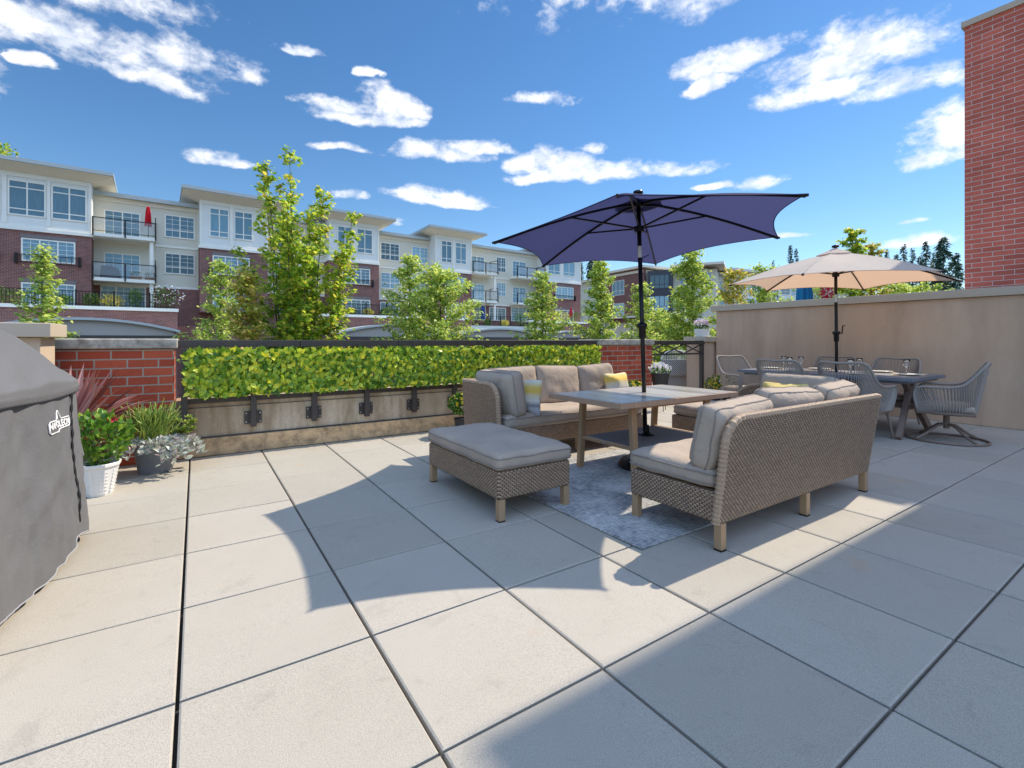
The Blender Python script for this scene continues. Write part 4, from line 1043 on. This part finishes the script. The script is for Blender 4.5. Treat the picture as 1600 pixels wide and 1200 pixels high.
maple(1332, 25.0, zat(360, 25), 'tall maple whose rusty top rises behind the beige umbrella', rad=1.1, n=2200, L=.15, m=M_MAPLE, seed=20, cone=.25, crown=.8, shape=MAPLE)
maple(1362, 27.0, zat(382, 27), 'maple top just right of the tallest one behind the beige umbrella', rad=1.1, n=1700, L=.15, m=M_RUST, seed=22, cone=.4, crown=.7, shape=MAPLE)
maple(1420, 30.0, zat(452, 30), 'bright green tree showing under the right edge of the beige umbrella', rad=1.9, n=2600, L=.17, m=M_MAPLE2, seed=23, cone=.9, crown=.5)
maple(1290, 28.0, zat(445, 28), 'green tree showing between umbrella pole and the pinwheel', rad=1.9, n=1500, L=.15, m=M_MAPLE2, seed=24, cone=.9, crown=.5)
maple(6, 52, zat(226, 52), 'dark tree top peeking over the roof at the far left', rad=2.2, n=2200, L=.26, m=M_MAPLE, seed=25, cone=.8, crown=.5, name='tall_tree', group='trees behind the buildings') if False else None
def bigtree(px, d, ztop, rad, label, seed, n=2600, m=M_MAPLE, L=.4):
    rs = random.Random(seed); x, y = c2w((px-800)/F*d, d); t = empty('broadleaf_tree', (x, y, -3.4), 0, label, 'tree', 'trees behind the buildings'); Ht = ztop+3.4
    tr = MB().tube([(0, 0, 0), (.1, 0, Ht*.5), (0, 0, Ht*.9)], [.4, .28, .05], 8); lf = MB()
    for k in range(26):
        v = rv(); c = Vector((v.x*rad*.75, v.y*rad*.75, Ht-rad*1.1+v.z*rad)); tr.tube([(0, 0, Ht*.45+rs.random()*Ht*.2), c], [.1, .03], 5)
        bush(lf, c, (rad*.36, rad*.36, rad*.3), n//26, L, rs, 0, shell=.2)
    tr.build('trunk', M_BARK, t); lf.build('crown', m, t)
bigtree(-12, 66, zat(224, 66), 3.4, 'dark tree top peeking over the flat roof at the far left', 31)
def conifer(px, d, pytop, wpx, label, seed, n=2600):
    rs = random.Random(seed); x, y = c2w((px-800)/F*d, d); Ht = zat(pytop, d)+3.4; rad = wpx/F*d/2*1.35
    t = empty('conifer', (x, y, -3.4), 0, label, 'tree', 'dark conifers on the skyline')
    MB().tube([(0, 0, 0), (0, 0, Ht*.5), (0, 0, Ht)], [Ht*.014, Ht*.009, .04], 6).build('trunk', M_BARK, t); lf = MB(); zb = Ht*.35
    W = int(26*(1+.3*rs.random()))
    for i in range(W):
        k = i/W; z = Ht-(Ht-zb)*k; R_ = rad*(.06+.94*k**.8)*rs.uniform(.7, 1.15); nb = int(5+7*k)
        for b in range(nb):
            a = rs.uniform(0, 6.28); rr = R_*rs.uniform(.6, 1.1)
            for q in range(max(2, int(n/(W*9)))):
                u = rs.random()**.7; p = Vector((cos(a)*rr*u, sin(a)*rr*u, z-rr*u*.32+rs.uniform(-.02, .02)*Ht))
                leaf(lf, p, Vector((cos(a)+rs.uniform(-.7, .7), sin(a)+rs.uniform(-.7, .7), -.35)), Vector((rs.uniform(-.4, .4), rs.uniform(-.4, .4), 1)), rad*rs.uniform(.13, .30), .7)
    lf.build('crown', M_FIR, t)
CON = [(1474, 128, 374, 46, 'tallest dark conifer, right beside the brick building'), (1447, 132, 380, 26, 'slim conifer just left of the tallest one'), (1493, 118, 398, 34, 'conifer half hidden behind the edge of the brick building'),
       (1412, 140, 384, 24, 'pointed conifer, sixth skyline conifer counting left from the brick building'), (1426, 142, 390, 20, 'short conifer filling the gap left of the tall cluster'), (1386, 150, 392, 22, 'conifer just right of the beige umbrella top'), (1462, 140, 396, 30, 'broad conifer in front of the tallest one'),
       (1235, 150, 386, 20, 'taller left conifer of the pair above the left slope of the beige umbrella'), (1244, 150, 391, 18, 'shorter right conifer of the pair above the left slope of the beige umbrella'), (1208, 155, 409, 12, 'tiny conifer tip left of the pair'), (1187, 155, 412, 10, 'tiny conifer tip over the far bay roof'),
       (1376, 150, 398, 18, 'conifer tip touching the slope of the beige umbrella'), (1400, 140, 400, 26, 'low conifer between the spire and the umbrella slope'), (1438, 138, 402, 26, 'low dense conifer at foot of the tall cluster'),
       (926, 125, 405, 44, 'dark conifer behind the cream wing below the navy canopy'), (908, 130, 412, 20, 'smaller dark conifer right of the apartment building end')]
for i, (px, d, py, wd, lab) in enumerate(CON): conifer(px, d, py, wd, lab, 50+i)

# ---------------------------------------------------------------- apartment building across the street
def frame_parts(parent, x0, x1, z0, z1, y, cols=2, rows=(.0,), grid=False, wood=M_TRIM, pane=M_PANE, fw=.09, out=-1):
    """window: white frame with mullions, glass as its sub-part; wall face at y, camera side is -y"""
    f = MB(); yf = y+out*.07; yb = y+out*-.02
    f.box((x0, yf, z0), (x0+fw, yb, z1)); f.box((x1-fw, yf, z0), (x1, yb, z1)); f.box((x0+fw, yf, z0), (x1-fw, yb, z0+fw)); f.box((x0+fw, yf, z1-fw), (x1-fw, yb, z1))
    ym = y+out*.055; w_ = x1-x0; h_ = z1-z0
    for c in range(1, cols): f.box((x0+w_*c/cols-.04, ym, z0+fw), (x0+w_*c/cols+.04, yb, z1-fw))
    for r_ in rows:
        if r_: 
            for c in range(cols): f.box((x0+w_*c/cols+(.04 if c else fw), ym, z0+h_*r_-.035), (x0+w_*(c+1)/cols-(.04 if c < cols-1 else fw), yb, z0+h_*r_+.035))
    if grid:
        for c in range(cols):
            xm = x0+w_*(c+.5)/cols; f.box((xm-.012, y+out*.035, z0+fw), (xm+.012, yb, z1-fw))
            for q in (.4, .6, .8): f.box((x0+w_*c/cols+.05, y+out*.034, z0+h_*q-.012), (x0+w_*(c+1)/cols-.05, yb, z0+h_*q+.012))
    fo = f.build('window', wood, parent)
    MB().box((x0+.02, y+out*.028, z0+.02), (x1-.02, y+out*.01, z1-.02)).build('pane', pane, fo)
    return fo
def balcony(parent, x0, x1, y0, y1, z, glass=False, side=True):
    s = MB().box((x0, y0, z-.24), (x1, y1, z)).build('balcony', M_TRIM, parent)
    r = MB()
    r.box((x0, y0-.03, z+1.08), (x1, y0+.03, z+1.14)); r.box((x0, y0-.02, z+.12), (x1, y0+.02, z+.16))
    n = max(2, int(round((x1-x0)/1.6)))
    for k in range(n+1):
        x = x0+(x1-x0)*k/n; r.box((x-.045, y0-.05, z-.2), (x+.045, y0+.04, z+1.14))
    if side:
        r.box((x1-.03, y0, z+1.5), (x1+.03, y1, z+1.56)); r.box((x1-.03, y0, z-.1), (x1+.03, y0+.08, z+1.56)); r.box((x1-.03, y1-.08, z-.1), (x1+.03, y1, z+1.56)); r.box((x1-.03, y0, z+.05), (x1+.03, y1, z+.1))
    r.build('balcony_railing', M_BLACK, s)
    if glass: MB().box((x0+.05, y0-.005, z+.17), (x1-.05, y0+.005, z+1.07)).build('glass_guard', M_FROST, s)
    else: MB().box((x0+.05, y0-.005, z+.17), (x1-.05, y0+.005, z+1.07)).build('glass_guard', M_FROST2, s)
    return s
m_, t_, b_ = mat('clear_guard'); t_.sock(b_, 'Base Color', (.4, .45, .47, 1)); t_.sock(b_, 'Alpha', .18); t_.sock(b_, 'Roughness', .1); M_FROST2 = m_

ap = empty('apartment_building', (-1.3935, 47.6185, 0), R(3.3), 'long four-storey apartment block with white-framed bays and brick lower storeys', 'building')
MB().box((-14, 0, 5.3), (45.3, 12, 12.05)).build('siding_wall', M_SIDE, ap)
MB().box((-14, .0, -3.4), (45.3, 12, 5.3)).build('brick_wall', M_BRICKF, ap)
MB().box((-14, -.45, 12.06), (45.8, 12.4, 12.36)).build('flat_roof', M_ROOFE, ap)
MB().box((-14, -.10, 11.72), (45.3, -.002, 12.055)).build('frieze', M_SOFFIT, ap)
bc = MB()
for z in (5.32, 8.62): bc.box((-14, -.06, z), (45.3, -.003, z+.16))
bc.build('belt_course', M_TRIM, ap)
for (s0, s1, wins, bw_) in [(-14, -5.04, [(-11.2, -9.6), (-9.29, -7.42), (-7.16, -5.28)], [(-8.65, -5.9), (-12.6, -10)]), (1.57, 6.55, [(2.22, 3.63), (3.98, 5.39)], [(2.45, 5.15)]), (11.75, 16.6, [(12.5, 13.95), (14.35, 15.94)], [(12.93, 15.68)]),
                            (22.88, 27.5, [(23.58, 24.94), (25.34, 26.8)], [(24.05, 26.67)]), (38.4, 44.9, [(39.0, 41.1), (41.6, 43.8)], [(40.3, 43.5)])]:
    MB().box((s0, -1.5, 8.86), (s1, -.002, 12.68)).build('bay', M_PANEL, ap)
    MB().box((s0, -1.5, 3.4), (s1, -.002, 8.62)).build('brick_bay', M_BRICKF, ap)
    MB().box((s0-.08, -1.62, 8.625), (s1+.08, -.004, 8.855)).build('ledge', M_TRIM, ap)
    rf = MB(); vs = [(s0-1.25, -2.75, 12.98), (s1+1.3, -2.75, 12.98), (s1+1.3, 4, 12.72), (s0-1.25, 4, 12.72)]
    rf.add(vs+[(x, y, z+.26) for x, y, z in vs], [(0, 3, 2, 1), (4, 5, 6, 7), (0, 1, 5, 4), (1, 2, 6, 5), (2, 3, 7, 6), (3, 0, 4, 7)]); ro = rf.build('bay_roof', M_ROOFE, ap)
    sf = MB(); sf.add([(s0-1.2, -2.7, 12.965), (s1+1.25, -2.7, 12.965), (s1+.02, -1.52, 12.55), (s0-.02, -1.52, 12.55), (s1+1.25, 3.9, 12.70), (s0-1.2, 3.9, 12.70), (s1+.02, 3.9, 12.5), (s0-.02, 3.9, 12.5)], [(0, 1, 2, 3), (1, 4, 6, 2), (0, 3, 7, 5)]); sf.build('soffit', M_SOFFIT, ro)
    tr_ = MB()
    edges = sorted([s0]+[s1]); 
    tr_.box((s0, -1.56, 12.25), (s1, -1.503, 12.55)); tr_.box((s0, -1.56, 8.86), (s1, -1.503, 9.02)); tr_.box((s0, -1.56, 9.02), (s0+.16, -1.503, 12.25)); tr_.box((s1-.16, -1.56, 9.02), (s1, -1.503, 12.25))
    for a, b in zip(wins[:-1], wins[1:]): tr_.box((a[1]+.03, -1.58, 9.02), (b[0]-.03, -1.503, 12.25))
    tr_.build('bay_trim', M_TRIM, ap)
    for a, b in wins: frame_parts(ap, a, b, 9.62, 12.02, -1.5, 2, (.19, .79))
    for a, b in bw_:
        for z0, z1 in ((6.55, 8.12), (3.45, 5.08)):
            wf = frame_parts(ap, a, b, z0, z1, -1.5, 3, (), True)
            MB().box((a-.05, -1.53, z1+.03), (b+.05, -1.503, z1+.28)).build('lintel', simple('grey_lintel', (.20, .17, .16), .8), wf)
        rl_ = MB().box((a-.25, -1.75, 6.95), (b+.25, -1.71, 7.0)); rl_.box((a-.25, -1.75, 6.42), (b+.25, -1.71, 6.46))
        for k in range(int((b-a+.5)/.28)): rl_.box((a-.25+k*.28, -1.74, 6.46), (a-.225+k*.28, -1.715, 6.95))
        rl_.box((a-.3, -1.76, 6.35), (a-.16, -1.52, 7.05)); rl_.box((b+.16, -1.76, 6.35), (b+.3, -1.52, 7.05)); rl_.build('window_guard', M_BLACK, ap)
for (a, b) in [(-.72, 1.32), (17.32, 19.43), (20.82, 22.8), (7.4, 9.5), (31.94, 33.4)]:
    for z0, z1 in ((9.45, 11.3), (6.5, 8.2)): frame_parts(ap, a, b, z0, z1, 0, 2, (.33,), True)
for (a, b) in [(17.3, 19.4), (7.6, 10), (30.9, 33.4), (20.4, 22.7)]: frame_parts(ap, a, b, 3.5, 5.1, 0, 2, (), True)
for (x0, x1, gl_) in [(-4.95, -1.3, False), (27.55, 31.0, True), (33.9, 38.35, True)]:
    for z in (8.98, 5.72):
        balcony(ap, x0, x1, -1.75, -.07, z, gl_ and z > 8)
        frame_parts(ap, x0+.5, x0+2.7, z+.05, z+2.1, 0, 2, (), True)
    po = MB()
    for xx in (x1-.25,): po.box((xx-.12, -1.5, 3.5), (xx+.12, -1.26, 5.46)); po.box((xx-.12, -1.5, 5.73), (xx+.12, -1.26, 8.72))
    po.build('balcony_post', M_TRIM, ap); frame_parts(ap, x0+.3, x1-.6, 3.5, 5.3, 0, 3, (), True)
# planted podium terraces
for (s0, s1) in [(-14, .05), (10.6, 26.6), (34.5, 46)]:
    MB().box((s0, -3.0, -3.4), (s1, -1.55, 3.28)).build('podium_wall', M_BRICKF, ap); MB().box((s0-.06, -3.12, 3.285), (s1+.06, -1.6, 3.52)).build('podium_coping', M_TRIM, ap)
MB().box((.05, -1.6, -3.4), (10.6, -.003, 2.2)).build('podium_wall', M_BRICKF, ap); MB().box((26.6, -1.6, -3.4), (34.5, -.003, 2.6)).build('podium_wall', M_BRICKF, ap)
MB().box((26.4, -3.1, 2.35), (38, -1.61, 2.75)).build('podium_coping', M_ROOFE, ap)
for (s0, s1) in [(-13.9, -.02), (10.7, 19.2)]:
    fn = MB(); fn.box((s0, -2.93, 4.52), (s1, -2.89, 4.56)); fn.box((s0, -2.93, 3.62), (s1, -2.89, 3.66)); x = s0; k = 0
    while x < s1: 
        th_ = .045 if k % 12 == 0 else .014; fn.box((x-th_, -2.92-th_+.01, 3.523), (x+th_, -2.9+th_, 4.52 if k % 12 else 4.68)); x += .17; k += 1
    fn.build('picket_fence', M_BLACK, ap)
gf = MB().box((27.6, -2.93, 3.85), (38, -2.89, 3.9))
for k in range(8): gf.box((27.6+k*1.45, -2.95, 2.76), (27.68+k*1.45, -2.87, 3.9))
gf.build('terrace_railing', M_BLACK, ap)
def L2W(s, y): th = R(3.3); return (-1.3935+s*cos(th)-y*sin(th), 47.6185+s*sin(th)+y*cos(th))
rs = random.Random(77)
SH = [(-9.2, 1.0, .9, 'd', 'rounded green shrub at left end of the picket fence'), (-6.6, .75, .65, 'y', 'golden green shrub behind the picket fence below the middle brick window'), (-5.0, .9, .5, 'd', 'upright green shrub left of the orange-tinged one'),
      (-3.9, .85, .8, 'r', 'orange-tinged round shrub behind the picket fence'), (-2.5, 1.3, .45, 'd', 'tall narrow shrub behind the picket fence'), (-.75, 1.55, 1.05, 'w', 'large flowering shrub at right end of the picket fence'),
      (12.3, .6, .5, 'd', 'small shrub, first behind the middle picket fence'), (13.6, .55, .5, 'd', 'small shrub, second behind the middle picket fence'), (15.2, .6, .55, 'r', 'pinkish shrub behind the middle picket fence'), (17.0, .75, .7, 'd', 'shrub at right end of the middle picket fence'),
      (29.2, .7, .5, 'd', 'potted shrub on the far terrace beside the blue closed umbrella'), (31.6, .7, .5, 'r', 'reddish potted shrub on the far terrace'), (33.9, 1.5, .9, 'y', 'lime potted tree on the far terrace left of the street lamp'),
      (37.2, 1.3, 1.0, 'd', 'dark shrub on the podium right of the street lamp'), (40.6, 1.2, 1.4, 'r', 'reddish flowering shrub on the podium at the block end'), (43.2, 1.3, 1.2, 'd', 'green shrub on the podium at the block end')]
for s_, h_, r_, kd, lab in SH:
    x, y = L2W(s_, -2.3); t = empty('shrub', (x, y, 3.5 if not 27 < s_ < 36 else 2.76), 0, lab, 'shrub', 'shrubs on the podium terraces')
    mb = MB(); bush(mb, (0, 0, h_*.55), (r_, r_*.6, h_*.55), 420, .13, rs, .2, shell=.3); mb.build('foliage', {'d': M_DGREEN, 'y': M_LGREEN, 'r': M_RUST, 'w': M_DGREEN}[kd], t)
    if kd == 'w': mb = MB(); bush(mb, (.2, -.1, h_*.7), (r_, r_*.6, h_*.45), 90, .16, rs, .2, shell=.9); mb.build('flowers', M_WPET, t)
def closed_umb(s_, y_, z, h, c, lab, w=None):
    if w is None: x, y = L2W(s_, y_)
    else: x, y = w
    t = empty('closed_umbrella', (x, y, z), 0, lab, 'umbrella'); m = fabric('cloth_'+lab.split()[0], c, bump=.2)
    MB().tube([(0, 0, 0), (0, 0, h)], .025, 8).build('pole', M_BLACK, t); mb = MB(); n = 20; vs = []; pr = [(.03, h), (.09, h-.1), (.14, h-.5), (.17, h*.55), (.20, h*.42)]
    for r_, zz in pr:
        for k in range(n): a = 2*pi*k/n; q = r_*(1+.3*(k % 2)-.12*sin(k*1.7)); vs.append((q*cos(a), q*sin(a), zz-(.08*(k % 3) if zz < h*.5 else 0)))
    mb.add(vs, [(i*n+k, i*n+(k+1) % n, (i+1)*n+(k+1) % n, (i+1)*n+k) for i in range(4) for k in range(n)]); mb.build('furled_canopy', m, t, smooth=False)
closed_umb(-1.75, -1.2, 8.98, 2.5, (.55, .01, .02), 'red closed umbrella on the top balcony at left')
closed_umb(28.6, -2.2, 2.76, 2.3, (.03, .07, .25), 'navy closed umbrella on the far terrace')
closed_umb(42.4, -2.2, 3.5, 1.9, (.55, .03, .05), 'red closed umbrella on the podium at the block end')
# balcony furniture
x, y = L2W(-4.0, -1.2); cb = empty('covered_armchair', (x, y, 5.72), R(3), 'covered grey balcony seat on the lower left balcony', 'chair'); MB().prism([(-.6, 0), (.6, 0), (.5, .7), (.1, .95), (-.5, .9)], -.35, .35).build('cover', M_COVER, cb, bevel=.06)
x, y = L2W(-2.5, -1.4)
for k, (dx, lab) in enumerate([(0, 'planter box of greens on the lower left balcony, left one'), (.9, 'planter box of greens on the lower left balcony, right one')]):
    pb = empty('planter_box', (x+dx, y, 5.72), R(3), lab, 'planter', 'planter boxes on the balcony'); MB().box((-.35, -.15, 0), (.35, .15, .3)).build('box', M_RIM, pb); mb = MB(); bush(mb, (0, 0, .42), (.36, .17, .2), 120, .1, rs, .3); mb.build('foliage', M_DGREEN, pb)

# arched canopies in front of the podium
for (s0, s1, zp, lab) in [(-10.2, .1, 2.6, 'arched metal canopy roof over the left podium, above the brick pier'), (11.2, 22.6, 2.62, 'arched metal canopy roof behind the pair of touching maples'), (23.4, 33.5, 2.42, 'flatter arched canopy roof below the far terrace'), (35.2, 43.5, 2.3, 'arched canopy roof right of the street lamp')]:
    x, y = L2W(0, -6); t = empty('arched_canopy', (x, y, 0), R(3.3), lab, 'canopy', 'arched canopies along the podium'); N = 24
    ar = [(s0+(s1-s0)*k/N, 1.82+(zp-1.82)*(1-(2*k/N-1)**2)) for k in range(N+1)]
    sh = MB(); poly = ar+[(a, z-.17) for a, z in ar[::-1]]; sh.prism(poly, -.25, 2.9); sh.build('arched_roof', M_ROOFE, t)
    ty = MB(); ty.prism([(s0+.2, 1.44)]+[(a, z-.175) for a, z in ar[1:-1]]+[(s1-.2, 1.44)], .05, .25); ty.build('gable_panel', simple('canopy_panel', (.42, .37, .32), .8, 0, .08, .8), t)
    MB().box((s0+.1, -.06, 1.15), (s1-.1, .2, 1.44)).build('fascia', M_BRONZE, t)
    po = MB()
    for k in range(5): xx = s0+.5+(s1-s0-1)*k/4; po.box((xx-.15, .0, -3.4), (xx+.15, .3, 1.14))
    po.build('columns', M_BRICKF, t)

# ---------------------------------------------------------------- corner building beyond
def seg_building(name, A, B, label):
    ax, ay = c2w(*A); bx, by = c2w(*B); an = math.atan2(by-ay, bx-ax); return empty(name, (ax, ay, 0), an, label, 'building'), math.hypot(bx-ax, by-ay)
def on(A, B, px):                            # distance along A-B where the column px meets it
    k = (px-800)/F; dr, dd = B[0]-A[0], B[1]-A[1]; t = (k*A[1]-A[0])/(dr-k*dd); return t*math.hypot(dr, dd)
A1, B1 = ((892-800)/F*97, 97), ((1006-800)/F*79, 79)
fb_, Lb = seg_building('corner_building', A1, B1, 'far corner building with cream wing, red brick middle and charcoal metal bay')
MB().box((-6, 0, -3.4), (Lb, 12, 12.3)).build('cream_wall', M_CREAM, fb_); MB().box((-6.5, -.7, 12.32), (Lb+.4, 12.5, 12.75)).build('roof', M_SOFFIT, fb_)
sb = on(A1, B1, 951); MB().box((sb, -.5, 4.2), (Lb+.5, -.004, 13.0)).build('brick_front', M_BRICKF, fb_); MB().box((sb-.8, -1.2, 13.02), (Lb+1.2, 8, 13.4)).build('brick_roof', M_SOFFIT, fb_)
for a, b in ((896, 904), (919, 931)):
    for z0, z1 in ((9.3, 11.2), (6.3, 8.2), (3.3, 5.2)): frame_parts(fb_, on(A1, B1, a), on(A1, B1, b), z0, z1, 0, 2, (.33,))
frame_parts(fb_, on(A1, B1, 960), on(A1, B1, 979), 9.0, 11.6, -.5, 3, (.3,)); frame_parts(fb_, on(A1, B1, 962), on(A1, B1, 979), 5.4, 7.6, -.5, 2, (.3,)); 
MB().box((sb, -1.3, 4.9), (Lb, -.51, 5.2)).build('balcony', M_TRIM, fb_)
A2, B2 = B1, ((1119-800)/F*74, 74)
dr, dd = B2[0]-A2[0], B2[1]-A2[1]
bx_, by_ = c2w(*A2); ex, ey = c2w(*B2); an2 = math.atan2(ey-by_, ex-bx_)-math.atan2(c2w(*B1)[1]-c2w(*A1)[1], c2w(*B1)[0]-c2w(*A1)[0]); L2 = math.hypot(dr, dd)
fr = bpy.data.objects.new('front_wing', None); col.objects.link(fr); reg(fr, fb_); fr.location = (Lb, 0, 0); fr.rotation_euler = (0, 0, an2)
MB().box((0, 0.01, -3.4), (L2, 11, 12.25)).build('siding_wall', M_SIDE, fr)
d0, d1 = on(A2, B2, 1014), on(A2, B2, 1052)
MB().box((d0, -1.4, 5.2), (d1, 0, 12.35)).build('metal_bay', M_DARKP, fr); MB().box((0, -.6, -3.4), (d1+.5, .0, 5.1)).build('brick_base', M_BRICKF, fr)
for z0, z1 in ((9.4, 11.7), (5.8, 8.3)): frame_parts(fr, d0+.4, d1-.4, z0, z1, -1.4, 4, (.3,), False, M_DARKP)
MB().box((d1-.2, -1.9, 12.7), (L2+1.2, 9, 13.05)).build('roof', M_SOFFIT, fr)
frame_parts(fr, on(A2, B2, 1062), on(A2, B2, 1076), 9.4, 11.7, 0, 2, (.3,)); frame_parts(fr, on(A2, B2, 1094), on(A2, B2, 1112), 9.4, 11.7, 0, 2, (.3,))
A3, B3 = (B2[0], 78), ((1330-800)/F*104, 104)
wg, Lw = seg_building('apartment_wing', A3, B3, 'far apartment wing with balconies glimpsed left of and under the beige umbrella')
MB().box((0, 0, -3.4), (Lw, 10, 12.0)).build('siding_wall', M_SIDE, wg); MB().box((-.4, -.6, 12.02), (Lw+.4, 10, 12.4)).build('roof', M_ROOFE, wg)
for a, b in ((1134, 1172), (1205, 1240), (1270, 1300)):
    s0, s1 = on(A3, B3, a), on(A3, B3, b); MB().box((s0, -1.4, 5.2), (s1, -.004, 12.6)).build('bay', M_PANEL, wg); MB().box((s0-1.3, -2.6, 12.62), (s1+1.3, 3, 13.0)).build('bay_roof', M_SOFFIT, wg)
    for z0, z1 in ((9.5, 11.9), (6.2, 8.2)):
        frame_parts(wg, s0+.5, (s0+s1)/2-.2, z0, z1, -1.4, 2, (.25,)); frame_parts(wg, (s0+s1)/2+.2, s1-.5, z0, z1, -1.4, 2, (.25,))
for a, b in ((1121, 1133), (1176, 1203), (1244, 1268)):
    s0, s1 = on(A3, B3, a), on(A3, B3, b)
    for z in (8.9, 5.7, 2.6): balcony(wg, s0, s1, -1.4, -.01, z, False, False); frame_parts(wg, s0+.4, s1-.4, z+.1, z+2.2, 0, 3, ())
MB().box((-2, -4, -3.4), (Lw, -1.6, 2.2)).build('podium_wall', M_BRICKF, wg)

# ---------------------------------------------------------------- street lamp, things over the stucco wall
d = 21.0; x, y = c2w((836-800)/F*d, d); sl = empty('street_lamp', (x, y, -3.4), -YAW, 'dark double-headed street lamp rising beyond the parapet', 'street lamp'); zt = zat(487, d)+3.4
MB().tube([(0, 0, 0), (0, 0, .3), (0, 0, .35), (0, 0, zt)], [.11, .10, .06, .05], 12).build('pole', M_BLACK, sl); MB().tube([(0, 0, zt), (0, 0, zt+.06), (0, 0, zt+.1)], [.06, .07, .01], 10).build('finial', M_BLACK, sl)
for sx in (-1, 1):
    zl = zat(506, d)+3.4; ar = MB().tube([(0, 0, zt-.05), (sx*.10, 0, zt-.10), (sx*.30, 0, zl+.22), (sx*.32, 0, zl+.02)], .018, 6).build('arm', M_BLACK, sl)
    MB().tube([(sx*.32, 0, zl+.05), (sx*.32, 0, zl-.04), (sx*.32, 0, zl-.09)], [.03, .07, .09], 12).build('lamp_housing', M_BLACK, ar); MB().lathe([(.09, -.09), (.2, -.18), (.19, -.19), (0, -.14)], 16, (sx*.32, 0, zl)).build('lamp_shade', simple('shade_white', (.6, .6, .58), .4), ar)
d = 12.6; closed_umb(0, 0, .0, 2.9, (.02, .20, .42), 'blue closed umbrella standing beyond the stucco wall', w=c2w((1257-800)/F*d, d))
d = 13.5; x, y = c2w((1291-800)/F*d, d); pw = empty('pinwheel', (x, y, 0), -YAW, 'red and white striped garden pinwheel showing over the stucco wall', 'pinwheel')
MB().tube([(0, 0, 0), (0, 0, zat(455, d))], .02, 8).build('stake', M_BLACK, pw); ra = MB(); wa = MB(); zc = zat(458, d)
for k in range(24):
    a = 2*pi*k/24; L = .27 if k % 2 else .22; leaf(ra if k % 2 else wa, (0, -.04-.006*(k % 3), zc), (cos(a), 0, sin(a)), Vector((0, -1, .2)), L, .45)
ra.build('red_blades', M_RED, pw); wa.build('white_blades', simple('cream_blade', (.8, .66, .5), .6), pw)
